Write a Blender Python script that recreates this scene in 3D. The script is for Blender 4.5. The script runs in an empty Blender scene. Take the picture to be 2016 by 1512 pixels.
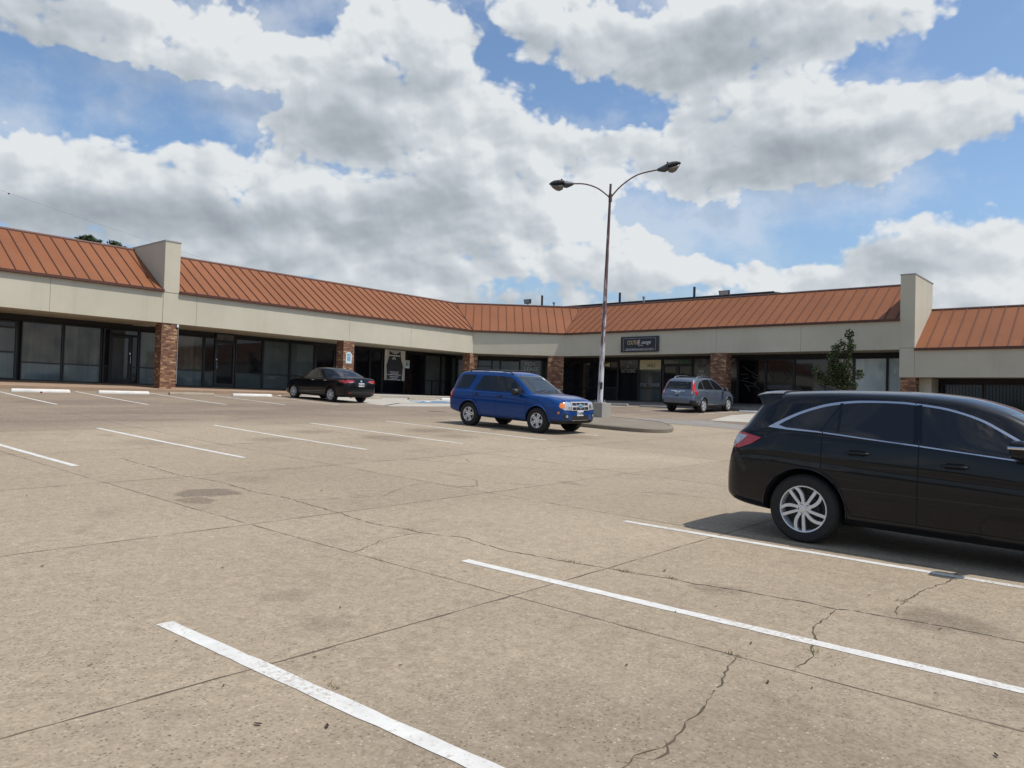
import bpy, bmesh, math, random
from math import sin, cos, pi, radians, sqrt, atan2
from mathutils import Vector, Matrix
from mathutils.bvhtree import BVHTree

EXPOSURE = -0.02
SUN_E = 4.1
SKY_STR = 0.115
CLOUD_GAIN = 7.0
SKY_TINT = (1.12, 1.24, 1.32)
SC = bpy.context.scene
COL = SC.collection
rnd = random.Random(7)

# ------------------------------------------------------------------ camera
EYE = 1.510
yaw, pit, rol = radians(40.43), radians(1.39), radians(1.704)
fw = Vector((cos(yaw)*cos(pit), sin(yaw)*cos(pit), sin(pit)))
rt = Vector((sin(yaw), -cos(yaw), 0.0))
up = rt.cross(fw)
r2 = rt*cos(rol) + up*sin(rol)
u2 = -rt*sin(rol) + up*cos(rol)
cam = bpy.data.cameras.new('camera')
cam.sensor_width = 36.0
cam.lens = 36.0*1530.0/2016.0
cam.clip_start, cam.clip_end = 0.05, 3000
camo = bpy.data.objects.new('camera', cam)
COL.objects.link(camo)
M = Matrix((r2, u2, -fw)).transposed().to_4x4()
M.translation = (0, 0, EYE)
camo.matrix_world = M
SC.camera = camo

# ------------------------------------------------------------------ colour management
SC.view_settings.view_transform = 'Standard'
SC.view_settings.look = 'None'
SC.view_settings.gamma = 1.0
SC.view_settings.exposure = EXPOSURE
SC.view_settings.use_curve_mapping = False
SC.cycles.max_bounces = 6
SC.cycles.diffuse_bounces = 3
SC.cycles.glossy_bounces = 3
SC.cycles.use_denoising = True

# ------------------------------------------------------------------ sun
SUNV = Vector((0.36, -0.74, 1.55)).normalized()
sd = bpy.data.lights.new('sun', 'SUN')
sd.energy = SUN_E
sd.angle = radians(0.5)
sd.color = (1.0, 0.94, 0.86)
so = bpy.data.objects.new('sun', sd)
COL.objects.link(so)
so.rotation_euler = SUNV.to_track_quat('Z', 'Y').to_euler()

# ------------------------------------------------------------------ node helper
class NT:
    def __init__(s, tree):
        s.t = tree; s.n = tree.nodes; s.l = tree.links
    def node(s, typ, ins=None, **kw):
        n = s.n.new(typ)
        for k, v in kw.items(): setattr(n, k, v)
        for k, v in (ins or {}).items():
            sock = n.inputs[k]
            if hasattr(v, 'is_linked') or isinstance(v, bpy.types.NodeSocket): s.l.new(v, sock)
            else: sock.default_value = v
        return n
    def m(s, op, a, b=0.0, c=0.0, clamp=False):
        n = s.n.new('ShaderNodeMath'); n.operation = op; n.use_clamp = clamp
        for i, v in enumerate((a, b, c)):
            if isinstance(v, bpy.types.NodeSocket): s.l.new(v, n.inputs[i])
            else: n.inputs[i].default_value = v
        return n.outputs[0]
    def vm(s, op, a, b=(0, 0, 0)):
        n = s.n.new('ShaderNodeVectorMath'); n.operation = op
        for i, v in enumerate((a, b)):
            if isinstance(v, bpy.types.NodeSocket): s.l.new(v, n.inputs[i])
            else: n.inputs[i].default_value = v
        return n
    def ramp(s, f, stops, interp='LINEAR'):
        n = s.n.new('ShaderNodeValToRGB'); n.color_ramp.interpolation = interp
        e = n.color_ramp.elements
        while len(e) < len(stops): e.new(0.5)
        for el, (p, c) in zip(e, stops):
            el.position = p; el.color = c if len(c) == 4 else (*c, 1)
        s.l.new(f, n.inputs[0]); return n.outputs[0]
    def mix(s, f, a, b, blend='MIX'):
        n = s.n.new('ShaderNodeMix'); n.data_type = 'RGBA'; n.blend_type = blend
        for i, v in ((0, f), (6, a), (7, b)):
            if isinstance(v, bpy.types.NodeSocket): s.l.new(v, n.inputs[i])
            else: n.inputs[i].default_value = (*v, 1) if (i and len(v) == 3) else v
        return n.outputs[2]
    def smooth(s, v, a, b):
        n = s.n.new('ShaderNodeMapRange'); n.interpolation_type = 'SMOOTHSTEP'
        s.l.new(v, n.inputs[0]); n.inputs[1].default_value = a; n.inputs[2].default_value = b
        return n.outputs[0]
    def noise(s, vec, scale, detail=4.0, rough=0.5, dist=0.0):
        n = s.node('ShaderNodeTexNoise', {'Vector': vec, 'Scale': scale, 'Detail': detail, 'Roughness': rough, 'Distortion': dist})
        return n.outputs[0]

# ------------------------------------------------------------------ sky: Nishita plus cumulus placed by azimuth and elevation
W = bpy.data.worlds.new('World'); SC.world = W; W.use_nodes = True
W.node_tree.nodes.clear()
g = NT(W.node_tree)
sky = g.node('ShaderNodeTexSky', sky_type='NISHITA', sun_disc=False, sun_elevation=math.asin(SUNV.z),
             sun_rotation=atan2(SUNV.x, SUNV.y), air_density=1.0, dust_density=1.2, ozone_density=1.6)
# cloud banks: azimuth, elevation, their half widths in degrees, weight
COVER = [(70.6, 22.85, 7.9, 2.06, 1), (65.19, 22.85, 3.52, 1.73, 0.9), (67.9, 21.43, 4.0, 0.87, 0.6), (54.77, 23.26, 8.41, 2.74, 1), (50.51, 25.57, 4.46, 1.81, 1), (45.97, 23.73, 3.39, 2.5, 0.7), (51.77, 20.37, 9.67, 2.89, 1), (45.04, 18.84, 6.78, 3.65, 1), (39.81, 20.39, 4.14, 2.31, 0.7), (71.05, 13.26, 7.79, 2.28, 1), (62.62, 14.83, 5.69, 1.94, 0.8), (57.37, 17.8, 3.16, 1.63, 0.6), (58.57, 13.3, 13.68, 2.52, 1), (53.99, 12.33, 9.53, 2.09, 1), (41.94, 16.21, 5.65, 3.1, 0.9), (38.46, 13.47, 4.49, 2.13, 0.7), (67.18, 11.29, 10.72, 1.93, 0.8), (36.34, 17.72, 2.99, 2.04, 0.6), (52.12, 9.98, 12.24, 1.96, 0.75), (42.51, 10.46, 9.73, 2.89, 0.9), (31.7, 11.38, 3.27, 2.14, 0.8), (30.17, 8.85, 4.3, 1.62, 0.8), (25.76, 18.83, 5.83, 1.96, 0.9), (18.32, 19.87, 7.91, 2.47, 1), (12.45, 19.48, 5.31, 1.78, 0.9), (9.29, 18.14, 2.16, 1.47, 0.6), (20.9, 16.89, 7.32, 2.11, 1), (26.38, 15.5, 5.19, 1.7, 1), (30.4, 17.67, 3.61, 1.69, 0.8), (15.73, 17.1, 3.33, 0.94, 0.6), (28.42, 24.74, 9.02, 2.73, 0.9), (23.14, 25.55, 8.5, 2.35, 1), (39.26, 26.35, 4.9, 2.12, 1.2), (33.18, 24.3, 3.32, 1.56, 0.7), (15.9, 25.54, 4.82, 1.41, 0.8), (29.08, 22.57, 4.29, 1.27, 0.5), (15.03, 12.21, 2.99, 1.63, 0.9), (11.72, 10.38, 5.73, 2.08, 1), (7.84, 11.03, 2.09, 2.14, 0.9), (15.59, 8.94, 5.32, 1.67, 0.9), (23.45, 9.34, 4.03, 1.23, 0.8), (9.7, 8.03, 4.24, 1.59, 0.9), (67.49, 18.82, 1.15, 0.72, 0.95), (60.39, 24.9, 2.38, 1.17, 0.4), (20.06, 8.74, 3.86, 1.38, 0.6)]
GAPS = [(70.41, 18.4, 6.94, 1.81, 1.3), (63.4, 17.95, 1.95, 0.94, 0.6), (60.85, 19.92, 2.36, 0.78, 0.9), (58.15, 20.14, 2.43, 0.79, 0.4), (24.53, 11.64, 5.73, 1.74, 0.8), (14.75, 14.14, 5.8, 1.12, 0.8), (36.83, 21.42, 3.74, 1.95, 1.1), (42.98, 24.52, 1.89, 3.38, 0.8), (10.48, 22.67, 4.34, 1.4, 0.9), (62.03, 24.32, 1.49, 1.45, 0.5), (56.63, 25.47, 2.47, 0.89, 0.8), (30.83, 20.03, 2.19, 0.99, 0.5), (29.2, 13.49, 3.22, 0.88, 0.6)]
DARK = [(69.43, 22.55, 6.11, 1.26, 0.7), (49.63, 22.02, 4.84, 1.28, 1), (51.73, 19.38, 5.91, 1.32, 0.8), (54.54, 17.44, 4.33, 1.66, 0.6), (57.15, 12.06, 10.82, 1.38, 0.9), (48.57, 13.06, 5.22, 1.76, 0.9), (67.22, 12.26, 7.98, 1.28, 0.6), (45.72, 16.74, 5.26, 1.38, 0.5), (21.25, 17.89, 4.89, 1.3, 0.9), (23.6, 16.22, 6.32, 1.5, 0.8), (18.9, 16.42, 4.12, 0.97, 0.6), (25.57, 25.16, 7.47, 1.8, 0.9), (28.39, 23.8, 5.65, 1.24, 0.6), (11.7, 9.09, 4.42, 1.13, 0.6), (52.1, 9.62, 9.23, 0.89, 0.4), (16.38, 18.42, 3.67, 0.78, 0.5), (70.96, 11.09, 4.67, 1.24, 0.6), (41.1, 13.4, 4.51, 1.42, 0.4)]

tc = g.node('ShaderNodeTexCoord')
sep = g.node('ShaderNodeSeparateXYZ', {0: g.vm('NORMALIZE', tc.outputs['Generated']).outputs[0]})
az = g.m('MULTIPLY', g.m('ARCTAN2', sep.outputs[1], sep.outputs[0]), 180/pi)
el = g.m('MULTIPLY', g.m('ARCSINE', sep.outputs[2]), 180/pi)
base = g.node('ShaderNodeCombineXYZ', {0: az, 1: el, 2: 0.0}).outputs[0]
# warp so that bank outlines are ragged
wn = g.node('ShaderNodeTexNoise', {'Vector': base, 'Scale': 0.11, 'Detail': 5.0, 'Roughness': 0.6})
warp = g.vm('SCALE', g.vm('SUBTRACT', wn.outputs[1], (0.5, 0.5, 0.5)).outputs[0]); warp.inputs[3].default_value = 3.2
wpos = g.vm('ADD', base, g.vm('MULTIPLY', warp.outputs[0], (1.3, 1.0, 0)).outputs[0]).outputs[0]
def field(blobs, pos, slope=False):
    tot = None; top = None
    for (a, e, ra, re, w) in blobs:
        d = g.vm('MULTIPLY', g.vm('SUBTRACT', pos, (a, e, 0)).outputs[0], (1/ra, 1/re, 0)).outputs[0]
        q = g.vm('DOT_PRODUCT', d, d).outputs['Value']
        x = g.m('MULTIPLY', g.m('EXPONENT', g.m('MULTIPLY', q, -0.8)), w)
        tot = x if tot is None else g.m('ADD', tot, x)
        if slope:
            y = g.vm('DOT_PRODUCT', d, (-0.25, 1.0, 0)).outputs['Value']
            top = g.m('MULTIPLY', x, y) if top is None else g.m('MULTIPLY_ADD', x, y, top)
    return (tot, top) if slope else tot
covraw, topraw = field(COVER, wpos, True)
topness = g.m('DIVIDE', topraw, g.m('MAXIMUM', covraw, 0.25))
cov = g.m('MINIMUM', covraw, 1.35)
gapf = field(GAPS, wpos)
drk = field(DARK, wpos)
# away from the placed banks the cover comes from broad noise
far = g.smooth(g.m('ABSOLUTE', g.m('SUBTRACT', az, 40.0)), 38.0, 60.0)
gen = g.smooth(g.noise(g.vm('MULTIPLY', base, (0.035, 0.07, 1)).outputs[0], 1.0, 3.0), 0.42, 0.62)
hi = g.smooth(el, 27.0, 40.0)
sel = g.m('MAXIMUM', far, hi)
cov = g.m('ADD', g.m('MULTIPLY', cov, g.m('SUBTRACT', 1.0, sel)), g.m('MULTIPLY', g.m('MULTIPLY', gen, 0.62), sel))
npos = g.vm('MULTIPLY', base, (1.0, 1.35, 1)).outputs[0]
def n2(vec, scale, detail, rough, dist=0.0):
    return g.node('ShaderNodeTexNoise', {'Vector': vec, 'Scale': scale, 'Detail': detail, 'Roughness': rough, 'Distortion': dist}, noise_dimensions='2D').outputs[0]
def relief(pos, det, vdet, sc=1.0):
    f1 = n2(pos, 0.17*sc, det, 0.53, 0.5)
    vo = g.node('ShaderNodeTexVoronoi', {'Vector': pos, 'Scale': 0.50*sc, 'Detail': vdet, 'Roughness': 0.55, 'Smoothness': 0.5}, feature='SMOOTH_F1', voronoi_dimensions='2D')
    return g.m('SUBTRACT', f1, g.m('MULTIPLY', vo.outputs['Distance'], 0.24))
n0 = relief(npos, 8.0, 2.0)
m1 = relief(g.vm('ADD', npos, (-0.22, 0.5, 0)).outputs[0], 8.0, 2.0)
l0 = relief(npos, 2.0, 1.0, 0.6)
l1 = relief(g.vm('ADD', npos, (-0.7, 2.0, 0)).outputs[0], 2.0, 1.0, 0.6)
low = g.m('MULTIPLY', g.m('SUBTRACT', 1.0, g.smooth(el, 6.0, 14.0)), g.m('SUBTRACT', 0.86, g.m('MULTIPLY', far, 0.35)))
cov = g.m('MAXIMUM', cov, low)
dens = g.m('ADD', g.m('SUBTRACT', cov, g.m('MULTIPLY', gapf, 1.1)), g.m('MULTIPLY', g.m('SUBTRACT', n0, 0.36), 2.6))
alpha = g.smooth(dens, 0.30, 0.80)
alpha = g.m('MULTIPLY', alpha, g.smooth(el, -3.0, 0.5))
veil = g.m('MULTIPLY', g.smooth(n2(npos, 0.08, 6.0, 0.6), 0.38, 0.70), 0.50)
alpha = g.m('MAXIMUM', alpha, veil)
lit = g.m('ADD', g.m('MULTIPLY', g.m('SUBTRACT', l0, l1), 1.15), g.m('MULTIPLY', g.m('SUBTRACT', n0, m1), 0.75))
thick = g.smooth(dens, 0.7, 1.9)
shade = g.m('ADD', g.m('MULTIPLY', drk, 0.52), g.m('MULTIPLY', thick, 0.10))
shade = g.m('SUBTRACT', shade, g.m('MULTIPLY', topness, 0.24))
shade = g.m('SUBTRACT', shade, lit)
shade = g.m('ADD', shade, g.m('MULTIPLY', g.m('SUBTRACT', 0.57, n2(npos, 0.08, 2.0, 0.5)), 0.5), clamp=True)
CL = CLOUD_GAIN
ccol = g.ramp(shade, [(0.0, (0.96*CL, 1.0*CL, 1.03*CL)), (0.22, (0.76*CL, 0.815*CL, 0.865*CL)), (0.6, (0.55*CL, 0.61*CL, 0.67*CL)), (1.0, (0.42*CL, 0.465*CL, 0.525*CL))])
skyc = g.mix(1.0, sky.outputs[0], SKY_TINT, 'MULTIPLY')
# pale humid air low over the horizon
skyc = g.mix(g.m('MULTIPLY', g.m('SUBTRACT', 1.0, g.smooth(el, -2.0, 16.0)), 0.75), skyc, (0.37*CL, 0.54*CL, 0.76*CL))
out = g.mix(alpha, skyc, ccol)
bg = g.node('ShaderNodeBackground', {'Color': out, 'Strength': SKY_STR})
wo = g.node('ShaderNodeOutputWorld', {'Surface': bg.outputs[0]})

# ------------------------------------------------------------------ materials
def newmat(name):
    m = bpy.data.materials.new(name); m.use_nodes = True
    nt = NT(m.node_tree); b = m.node_tree.nodes['Principled BSDF']
    return m, nt, b
def setin(nt, b, **kw):
    for k, v in kw.items():
        s = b.inputs[k.replace('_', ' ')]
        if isinstance(v, bpy.types.NodeSocket): nt.l.new(v, s)
        else: s.default_value = (*v, 1) if (isinstance(v, tuple) and len(v) == 3) else v
def objco(nt): return nt.node('ShaderNodeTexCoord').outputs['Object']
def bump(nt, h, strength=0.3, dist=0.01):
    return nt.node('ShaderNodeBump', {'Height': h, 'Strength': strength, 'Distance': dist}).outputs[0]
def simple(name, col, rough=0.6, metal=0.0, var=0.12, scale=6.0, bmp=0.0, coat=0.0, spec=0.5):
    m, nt, b = newmat(name)
    co = objco(nt)
    n = nt.noise(co, scale, 5.0, 0.6)
    c = nt.ramp(n, [(0.25, tuple(x*(1-var) for x in col)), (0.75, tuple(min(1, x*(1+var)) for x in col))])
    setin(nt, b, Base_Color=c, Roughness=rough, Metallic=metal, Coat_Weight=coat, Specular_IOR_Level=spec)
    if coat: setin(nt, b, Coat_Roughness=0.03)
    if bmp: setin(nt, b, Normal=bump(nt, nt.noise(co, scale*8, 4.0), bmp, 0.004))
    return m
def glassy(name, col, rough=0.03, spec=0.5, var=0.0, scale=2.0):
    m, nt, b = newmat(name)
    if var:
        n = nt.noise(objco(nt), scale, 3.0, 0.6)
        c = nt.ramp(n, [(0.3, tuple(x*(1-var) for x in col)), (0.7, tuple(x*(1+var) for x in col))])
    else: c = col
    setin(nt, b, Base_Color=c, Roughness=rough, Specular_IOR_Level=spec)
    return m
STAINS = [(5.08, 9.38, .36, .34, .62, .16), (4.68, 8.92, .22, .22, .5, .2), (3.05, 4.1, .16, .22, .28, .6), (5.78, 2.75, .12, .2, .4, .5), (6.2, 1.2, .3, .34, .5, .5), (3.25, 4.75, .12, .15, .3, .6),
          (12.2, 14.2, .5, .7, .4, .5), (3.3, 1.2, .7, .9, .30, .8), (5.2, .4, .6, .6, .3, .8), (2.6, 2.3, .6, .5, .22, .9), (9.5, 15.0, .5, .4, .4, .6), (14.6, 15.4, .7, .5, .45, .6), (14.2, 13.9, .5, .5, .4, .6), (11.5, 16.2, .6, .4, .4, .6), (7.0, 15.4, .7, .5, .3, .8), (6.2, 10.2, .3, .3, .25, .8), (17.2, 12.3, .6, .5, .35, .7)]
def m_ground():
    m, nt, b = newmat('lot_concrete')
    co = nt.node('ShaderNodeNewGeometry').outputs['Position']
    big = nt.noise(co, 0.16, 4.0, 0.6)
    mid = nt.noise(co, 0.9, 6.0, 0.65)
    slab = nt.node('ShaderNodeTexWhiteNoise', {'Vector': nt.vm('FLOOR', nt.vm('DIVIDE', nt.vm('SUBTRACT', co, (4.42-3.77*5, 7.3-3.6*5, 0)).outputs[0], (3.77, 3.6, 50)).outputs[0]).outputs[0]}, noise_dimensions='3D').outputs[0]
    c = nt.ramp(big, [(0.3, (0.308, 0.250, 0.178)), (0.7, (0.392, 0.325, 0.238))])
    c = nt.mix(nt.m('MULTIPLY', slab, 0.28), c, (0.22, 0.175, 0.13))
    st = nt.smooth(mid, 0.56, 0.74)
    c = nt.mix(nt.m('MULTIPLY', st, 0.38), c, (0.19, 0.15, 0.112))
    # old oil and traffic grime along the drive lane in front of the shops
    sp = nt.node('ShaderNodeSeparateXYZ', {0: co})
    u = nt.m('SUBTRACT', sp.outputs[1], nt.m('MULTIPLY', nt.m('SUBTRACT', mid, 0.5), 2.5))
    lane = nt.m('MULTIPLY', nt.smooth(u, 17.0, 20.5), nt.m('SUBTRACT', 1.0, nt.m('MULTIPLY', nt.smooth(u, 27.0, 33.0), 0.35)))
    lx = nt.smooth(nt.m('SUBTRACT', sp.outputs[0], nt.m('MULTIPLY', nt.m('SUBTRACT', mid, 0.5), 2.5)), 24.0, 28.0)
    lane = nt.m('MAXIMUM', lane, lx)
    bl = nt.smooth(nt.noise(nt.vm('MULTIPLY', co, (0.35, 1.0, 1)).outputs[0], 0.55, 5.0, 0.6), 0.38, 0.66)
    c = nt.mix(nt.m('MULTIPLY', lane, nt.m('ADD', 0.42, nt.m('MULTIPLY', bl, 0.35))), c, (0.155, 0.117, 0.094))
    # dark spatter in the stall row
    sv = nt.smooth(nt.noise(nt.vm('MULTIPLY', co, (1.6, 0.7, 1)).outputs[0], 0.9, 3.0, 0.5), 0.66, 0.78)
    c = nt.mix(nt.m('MULTIPLY', sv, 0.35), c, (0.11, 0.09, 0.07))
    # oil and water stains with their own outlines
    wob = nt.vm('SCALE', nt.vm('SUBTRACT', nt.node('ShaderNodeTexNoise', {'Vector': co, 'Scale': 2.6, 'Detail': 5.0, 'Roughness': 0.6}).outputs[1], (0.5, 0.5, 0.5)).outputs[0]); wob.inputs[3].default_value = 0.55
    wp = nt.vm('ADD', co, wob.outputs[0]).outputs[0]
    for (sx, sy, rx, ry, amt, soft) in STAINS:
        dd = nt.vm('MULTIPLY', nt.vm('SUBTRACT', wp, (sx, sy, 0)).outputs[0], (1/rx, 1/ry, 0)).outputs[0]
        q = nt.vm('LENGTH', dd).outputs['Value']
        k = nt.m('SUBTRACT', 1.0, nt.smooth(q, 1.0-soft, 1.0+soft))
        c = nt.mix(nt.m('MULTIPLY', k, amt), c, (0.115, 0.092, 0.070))
    # exposed aggregate
    a1 = nt.node('ShaderNodeTexVoronoi', {'Vector': co, 'Scale': 55.0, 'Randomness': 1.0})
    cell = nt.node('ShaderNodeSeparateColor', {0: a1.outputs['Color']})
    dk = nt.m('MULTIPLY', nt.smooth(cell.outputs[0], 0.78, 0.86), nt.m('SUBTRACT', 1.0, nt.smooth(a1.outputs['Distance'], 0.25, 0.5)))
    lt = nt.m('MULTIPLY', nt.smooth(cell.outputs[1], 0.86, 0.92), nt.m('SUBTRACT', 1.0, nt.smooth(a1.outputs['Distance'], 0.2, 0.45)))
    fine = nt.noise(co, 130.0, 3.0, 0.7)
    pv = nt.smooth(nt.noise(co, 0.75, 4.0, 0.6), 0.36, 0.66)
    c = nt.mix(nt.m('MULTIPLY', dk, nt.m('ADD', 0.28, nt.m('MULTIPLY', pv, 0.5))), c, (0.10, 0.078, 0.056))
    c = nt.mix(nt.m('MULTIPLY', lt, 0.55), c, (0.55, 0.47, 0.38))
    c = nt.mix(nt.m('MULTIPLY', nt.smooth(fine, 0.52, 0.68), nt.m('ADD', 0.20, nt.m('MULTIPLY', pv, 0.25))), c, (0.14, 0.11, 0.08))
    g1 = nt.noise(co, 42.0, 4.0, 0.65)
    c = nt.mix(1.0, c, nt.ramp(g1, [(0.28, (0.72, 0.71, 0.70)), (0.5, (1.0, 1.0, 1.0)), (0.72, (1.20, 1.20, 1.21))]), 'MULTIPLY')
    g2 = nt.noise(co, 11.0, 4.0, 0.65)
    c = nt.mix(1.0, c, nt.ramp(g2, [(0.3, (0.84, 0.83, 0.81)), (0.7, (1.10, 1.10, 1.10))]), 'MULTIPLY')
    sp1 = nt.node('ShaderNodeTexVoronoi', {'Vector': nt.vm('ADD', co, nt.vm('SCALE', wob.outputs[0]).outputs[0]).outputs[0], 'Scale': 1.7, 'Randomness': 1.0})
    spot = nt.m('MULTIPLY', nt.m('SUBTRACT', 1.0, nt.smooth(sp1.outputs['Distance'], 0.012, 0.045)), nt.smooth(nt.node('ShaderNodeSeparateColor', {0: sp1.outputs['Color']}).outputs[2], 0.45, 0.55))
    c = nt.mix(nt.m('MULTIPLY', spot, 0.6), c, (0.06, 0.048, 0.036))
    patch = nt.m('MULTIPLY', nt.smooth(nt.noise(co, 2.3, 4.0, 0.6), 0.5, 0.7), nt.smooth(nt.noise(co, 24.0, 3.0, 0.6), 0.5, 0.62))
    c = nt.mix(nt.m('MULTIPLY', patch, 0.35), c, (0.15, 0.12, 0.09))
    h = nt.m('ADD', nt.m('MULTIPLY', fine, 0.6), nt.m('MULTIPLY', dk, -0.6))
    setin(nt, b, Base_Color=c, Roughness=0.88, Specular_IOR_Level=0.3, Normal=bump(nt, h, 0.5, 0.006))
    return m
def m_pale_concrete(name, col, scale=1.0):
    m, nt, b = newmat(name)
    co = nt.node('ShaderNodeNewGeometry').outputs['Position']
    n = nt.noise(co, 1.2*scale, 6.0, 0.65); f = nt.noise(co, 60*scale, 3.0, 0.6)
    c = nt.ramp(n, [(0.3, tuple(x*0.82 for x in col)), (0.7, tuple(x*1.08 for x in col))])
    c = nt.mix(nt.m('MULTIPLY', nt.smooth(f, 0.52, 0.7), 0.3), c, tuple(x*0.5 for x in col))
    setin(nt, b, Base_Color=c, Roughness=0.9, Specular_IOR_Level=0.25, Normal=bump(nt, f, 0.3, 0.004))
    return m
def m_paint_line():
    m, nt, b = newmat('worn_line_paint')
    co = nt.node('ShaderNodeNewGeometry').outputs['Position']
    w = nt.noise(co, 34.0, 5.0, 0.7); v = nt.noise(co, 1.3, 4.0, 0.6)
    worn = nt.smooth(nt.m('ADD', w, nt.m('MULTIPLY', v, 0.60)), 0.80, 1.02)
    c = nt.mix(nt.m('MULTIPLY', worn, 0.75), nt.ramp(nt.noise(co, 9.0, 4.0), [(0.3, (0.52, 0.515, 0.485)), (0.7, (0.63, 0.625, 0.595))]), (0.30, 0.25, 0.20))
    setin(nt, b, Base_Color=c, Roughness=0.75, Specular_IOR_Level=0.3, Normal=bump(nt, nt.noise(co, 110.0, 3.0), 0.4, 0.004))
    return m
def m_stucco():
    m, nt, b = newmat('beige_stucco')
    co = nt.node('ShaderNodeNewGeometry').outputs['Position']
    n = nt.noise(co, 0.5, 5.0, 0.6)
    st = nt.noise(nt.vm('MULTIPLY', co, (2.2, 2.2, 0.16)).outputs[0], 1.0, 5.0, 0.65)
    c = nt.ramp(n, [(0.3, (0.465, 0.435, 0.345)), (0.7, (0.54, 0.505, 0.405))])
    c = nt.mix(nt.m('MULTIPLY', nt.smooth(st, 0.52, 0.78), 0.22), c, (0.30, 0.27, 0.21))
    setin(nt, b, Base_Color=c, Roughness=0.92, Specular_IOR_Level=0.2, Normal=bump(nt, nt.noise(co, 45.0, 4.0, 0.7), 0.5, 0.006))
    return m
def m_roof():
    m, nt, b = newmat('copper_brown_metal')
    co = nt.node('ShaderNodeNewGeometry').outputs['Position']
    n = nt.noise(co, 0.35, 5.0, 0.6)
    st = nt.noise(nt.vm('MULTIPLY', co, (1.5, 1.5, 0.6)).outputs[0], 1.1, 6.0, 0.65)
    c = nt.ramp(n, [(0.3, (0.205, 0.078, 0.034)), (0.7, (0.248, 0.096, 0.043))])
    c = nt.mix(nt.m('MULTIPLY', nt.smooth(st, 0.5, 0.8), 0.16), c, (0.31, 0.15, 0.085))
    setin(nt, b, Base_Color=c, Roughness=nt.ramp(st, [(0.3, (0.5,)*3), (0.7, (0.68,)*3)]), Specular_IOR_Level=0.18)
    return m
def m_brick():
    m, nt, b = newmat('mottled_brick')
    co = nt.node('ShaderNodeTexCoord').outputs['Object']
    s = nt.node('ShaderNodeSeparateXYZ', {0: co})
    ns = nt.node('ShaderNodeSeparateXYZ', {0: nt.node('ShaderNodeNewGeometry').outputs['True Normal']})
    uu = nt.m('ADD', nt.m('MULTIPLY', s.outputs[0], nt.m('MULTIPLY', ns.outputs[1], -1.0)), nt.m('MULTIPLY', s.outputs[1], ns.outputs[0]))
    v = nt.node('ShaderNodeCombineXYZ', {0: uu, 1: s.outputs[2], 2: 0.0}).outputs[0]
    br = nt.node('ShaderNodeTexBrick', {'Vector': v, 'Color1': (0, 0, 0, 1), 'Color2': (1, 1, 1, 1), 'Mortar': (0.5, 0.5, 0.5, 1), 'Scale': 1.0, 'Mortar Size': 0.007,
                 'Mortar Smooth': 0.2, 'Brick Width': 0.205, 'Row Height': 0.072})
    n = nt.noise(v, 9.0, 3.0, 0.6)
    key = nt.m('ADD', nt.m('MULTIPLY', nt.node('ShaderNodeSeparateColor', {0: br.outputs[0]}).outputs[0], 0.75), nt.m('MULTIPLY', n, 0.3))
    c = nt.ramp(key, [(0.1, (0.085, 0.038, 0.028)), (0.35, (0.17, 0.072, 0.04)), (0.6, (0.24, 0.108, 0.055)), (0.82, (0.40, 0.23, 0.12)), (0.95, (0.52, 0.38, 0.24))])
    c = nt.mix(br.outputs['Fac'], c, (0.15, 0.11, 0.085))
    h = nt.m('ADD', nt.m('MULTIPLY', br.outputs['Fac'], -1.0), nt.m('MULTIPLY', n, 0.5))
    setin(nt, b, Base_Color=c, Roughness=0.85, Normal=bump(nt, h, 0.9, 0.012))
    return m
def m_curtain(name, c1, c2, glossy=True):
    m, nt, b = newmat(name)
    co = nt.node('ShaderNodeNewGeometry').outputs['Position']
    v = nt.vm('MULTIPLY', co, (5.0, 5.0, 0.25)).outputs[0]
    n = nt.noise(v, 1.0, 3.0, 0.5, 0.3); k = nt.noise(co, 0.8, 3.0, 0.5)
    c = nt.ramp(nt.m('ADD', nt.m('MULTIPLY', n, 0.35), nt.m('MULTIPLY', k, 0.65)), [(0.36, c1), (0.62, c2)])
    setin(nt, b, Base_Color=c, Roughness=0.04 if glossy else 0.7, Specular_IOR_Level=0.5)
    return m
def m_leaf(name, c1, c2):
    m, nt, b = newmat(name)
    oi = nt.node('ShaderNodeNewGeometry')
    c = nt.ramp(oi.outputs['Random Per Island'], [(0.0, c1), (1.0, c2)])
    setin(nt, b, Base_Color=c, Roughness=0.55, Specular_IOR_Level=0.3)
    return m
def m_rustpole():
    m, nt, b = newmat('flaking_white_paint_over_rust')
    co = nt.node('ShaderNodeTexCoord').outputs['Object']
    s = nt.node('ShaderNodeSeparateXYZ', {0: co})
    n = nt.noise(nt.vm('MULTIPLY', co, (5.0, 5.0, 1.0)).outputs[0], 1.7, 6.0, 0.62)
    f = nt.m('ADD', n, nt.m('MULTIPLY', s.outputs[2], 0.042))
    c = nt.ramp(f, [(0.54, (0.62, 0.61, 0.62)), (0.62, (0.40, 0.37, 0.38)), (0.68, (0.15, 0.088, 0.085)), (0.85, (0.105, 0.068, 0.067)), (1.0, (0.08, 0.060, 0.060))])
    setin(nt, b, Base_Color=c, Roughness=0.6, Specular_IOR_Level=0.4, Normal=bump(nt, n, 0.4, 0.01))
    return m
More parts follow.
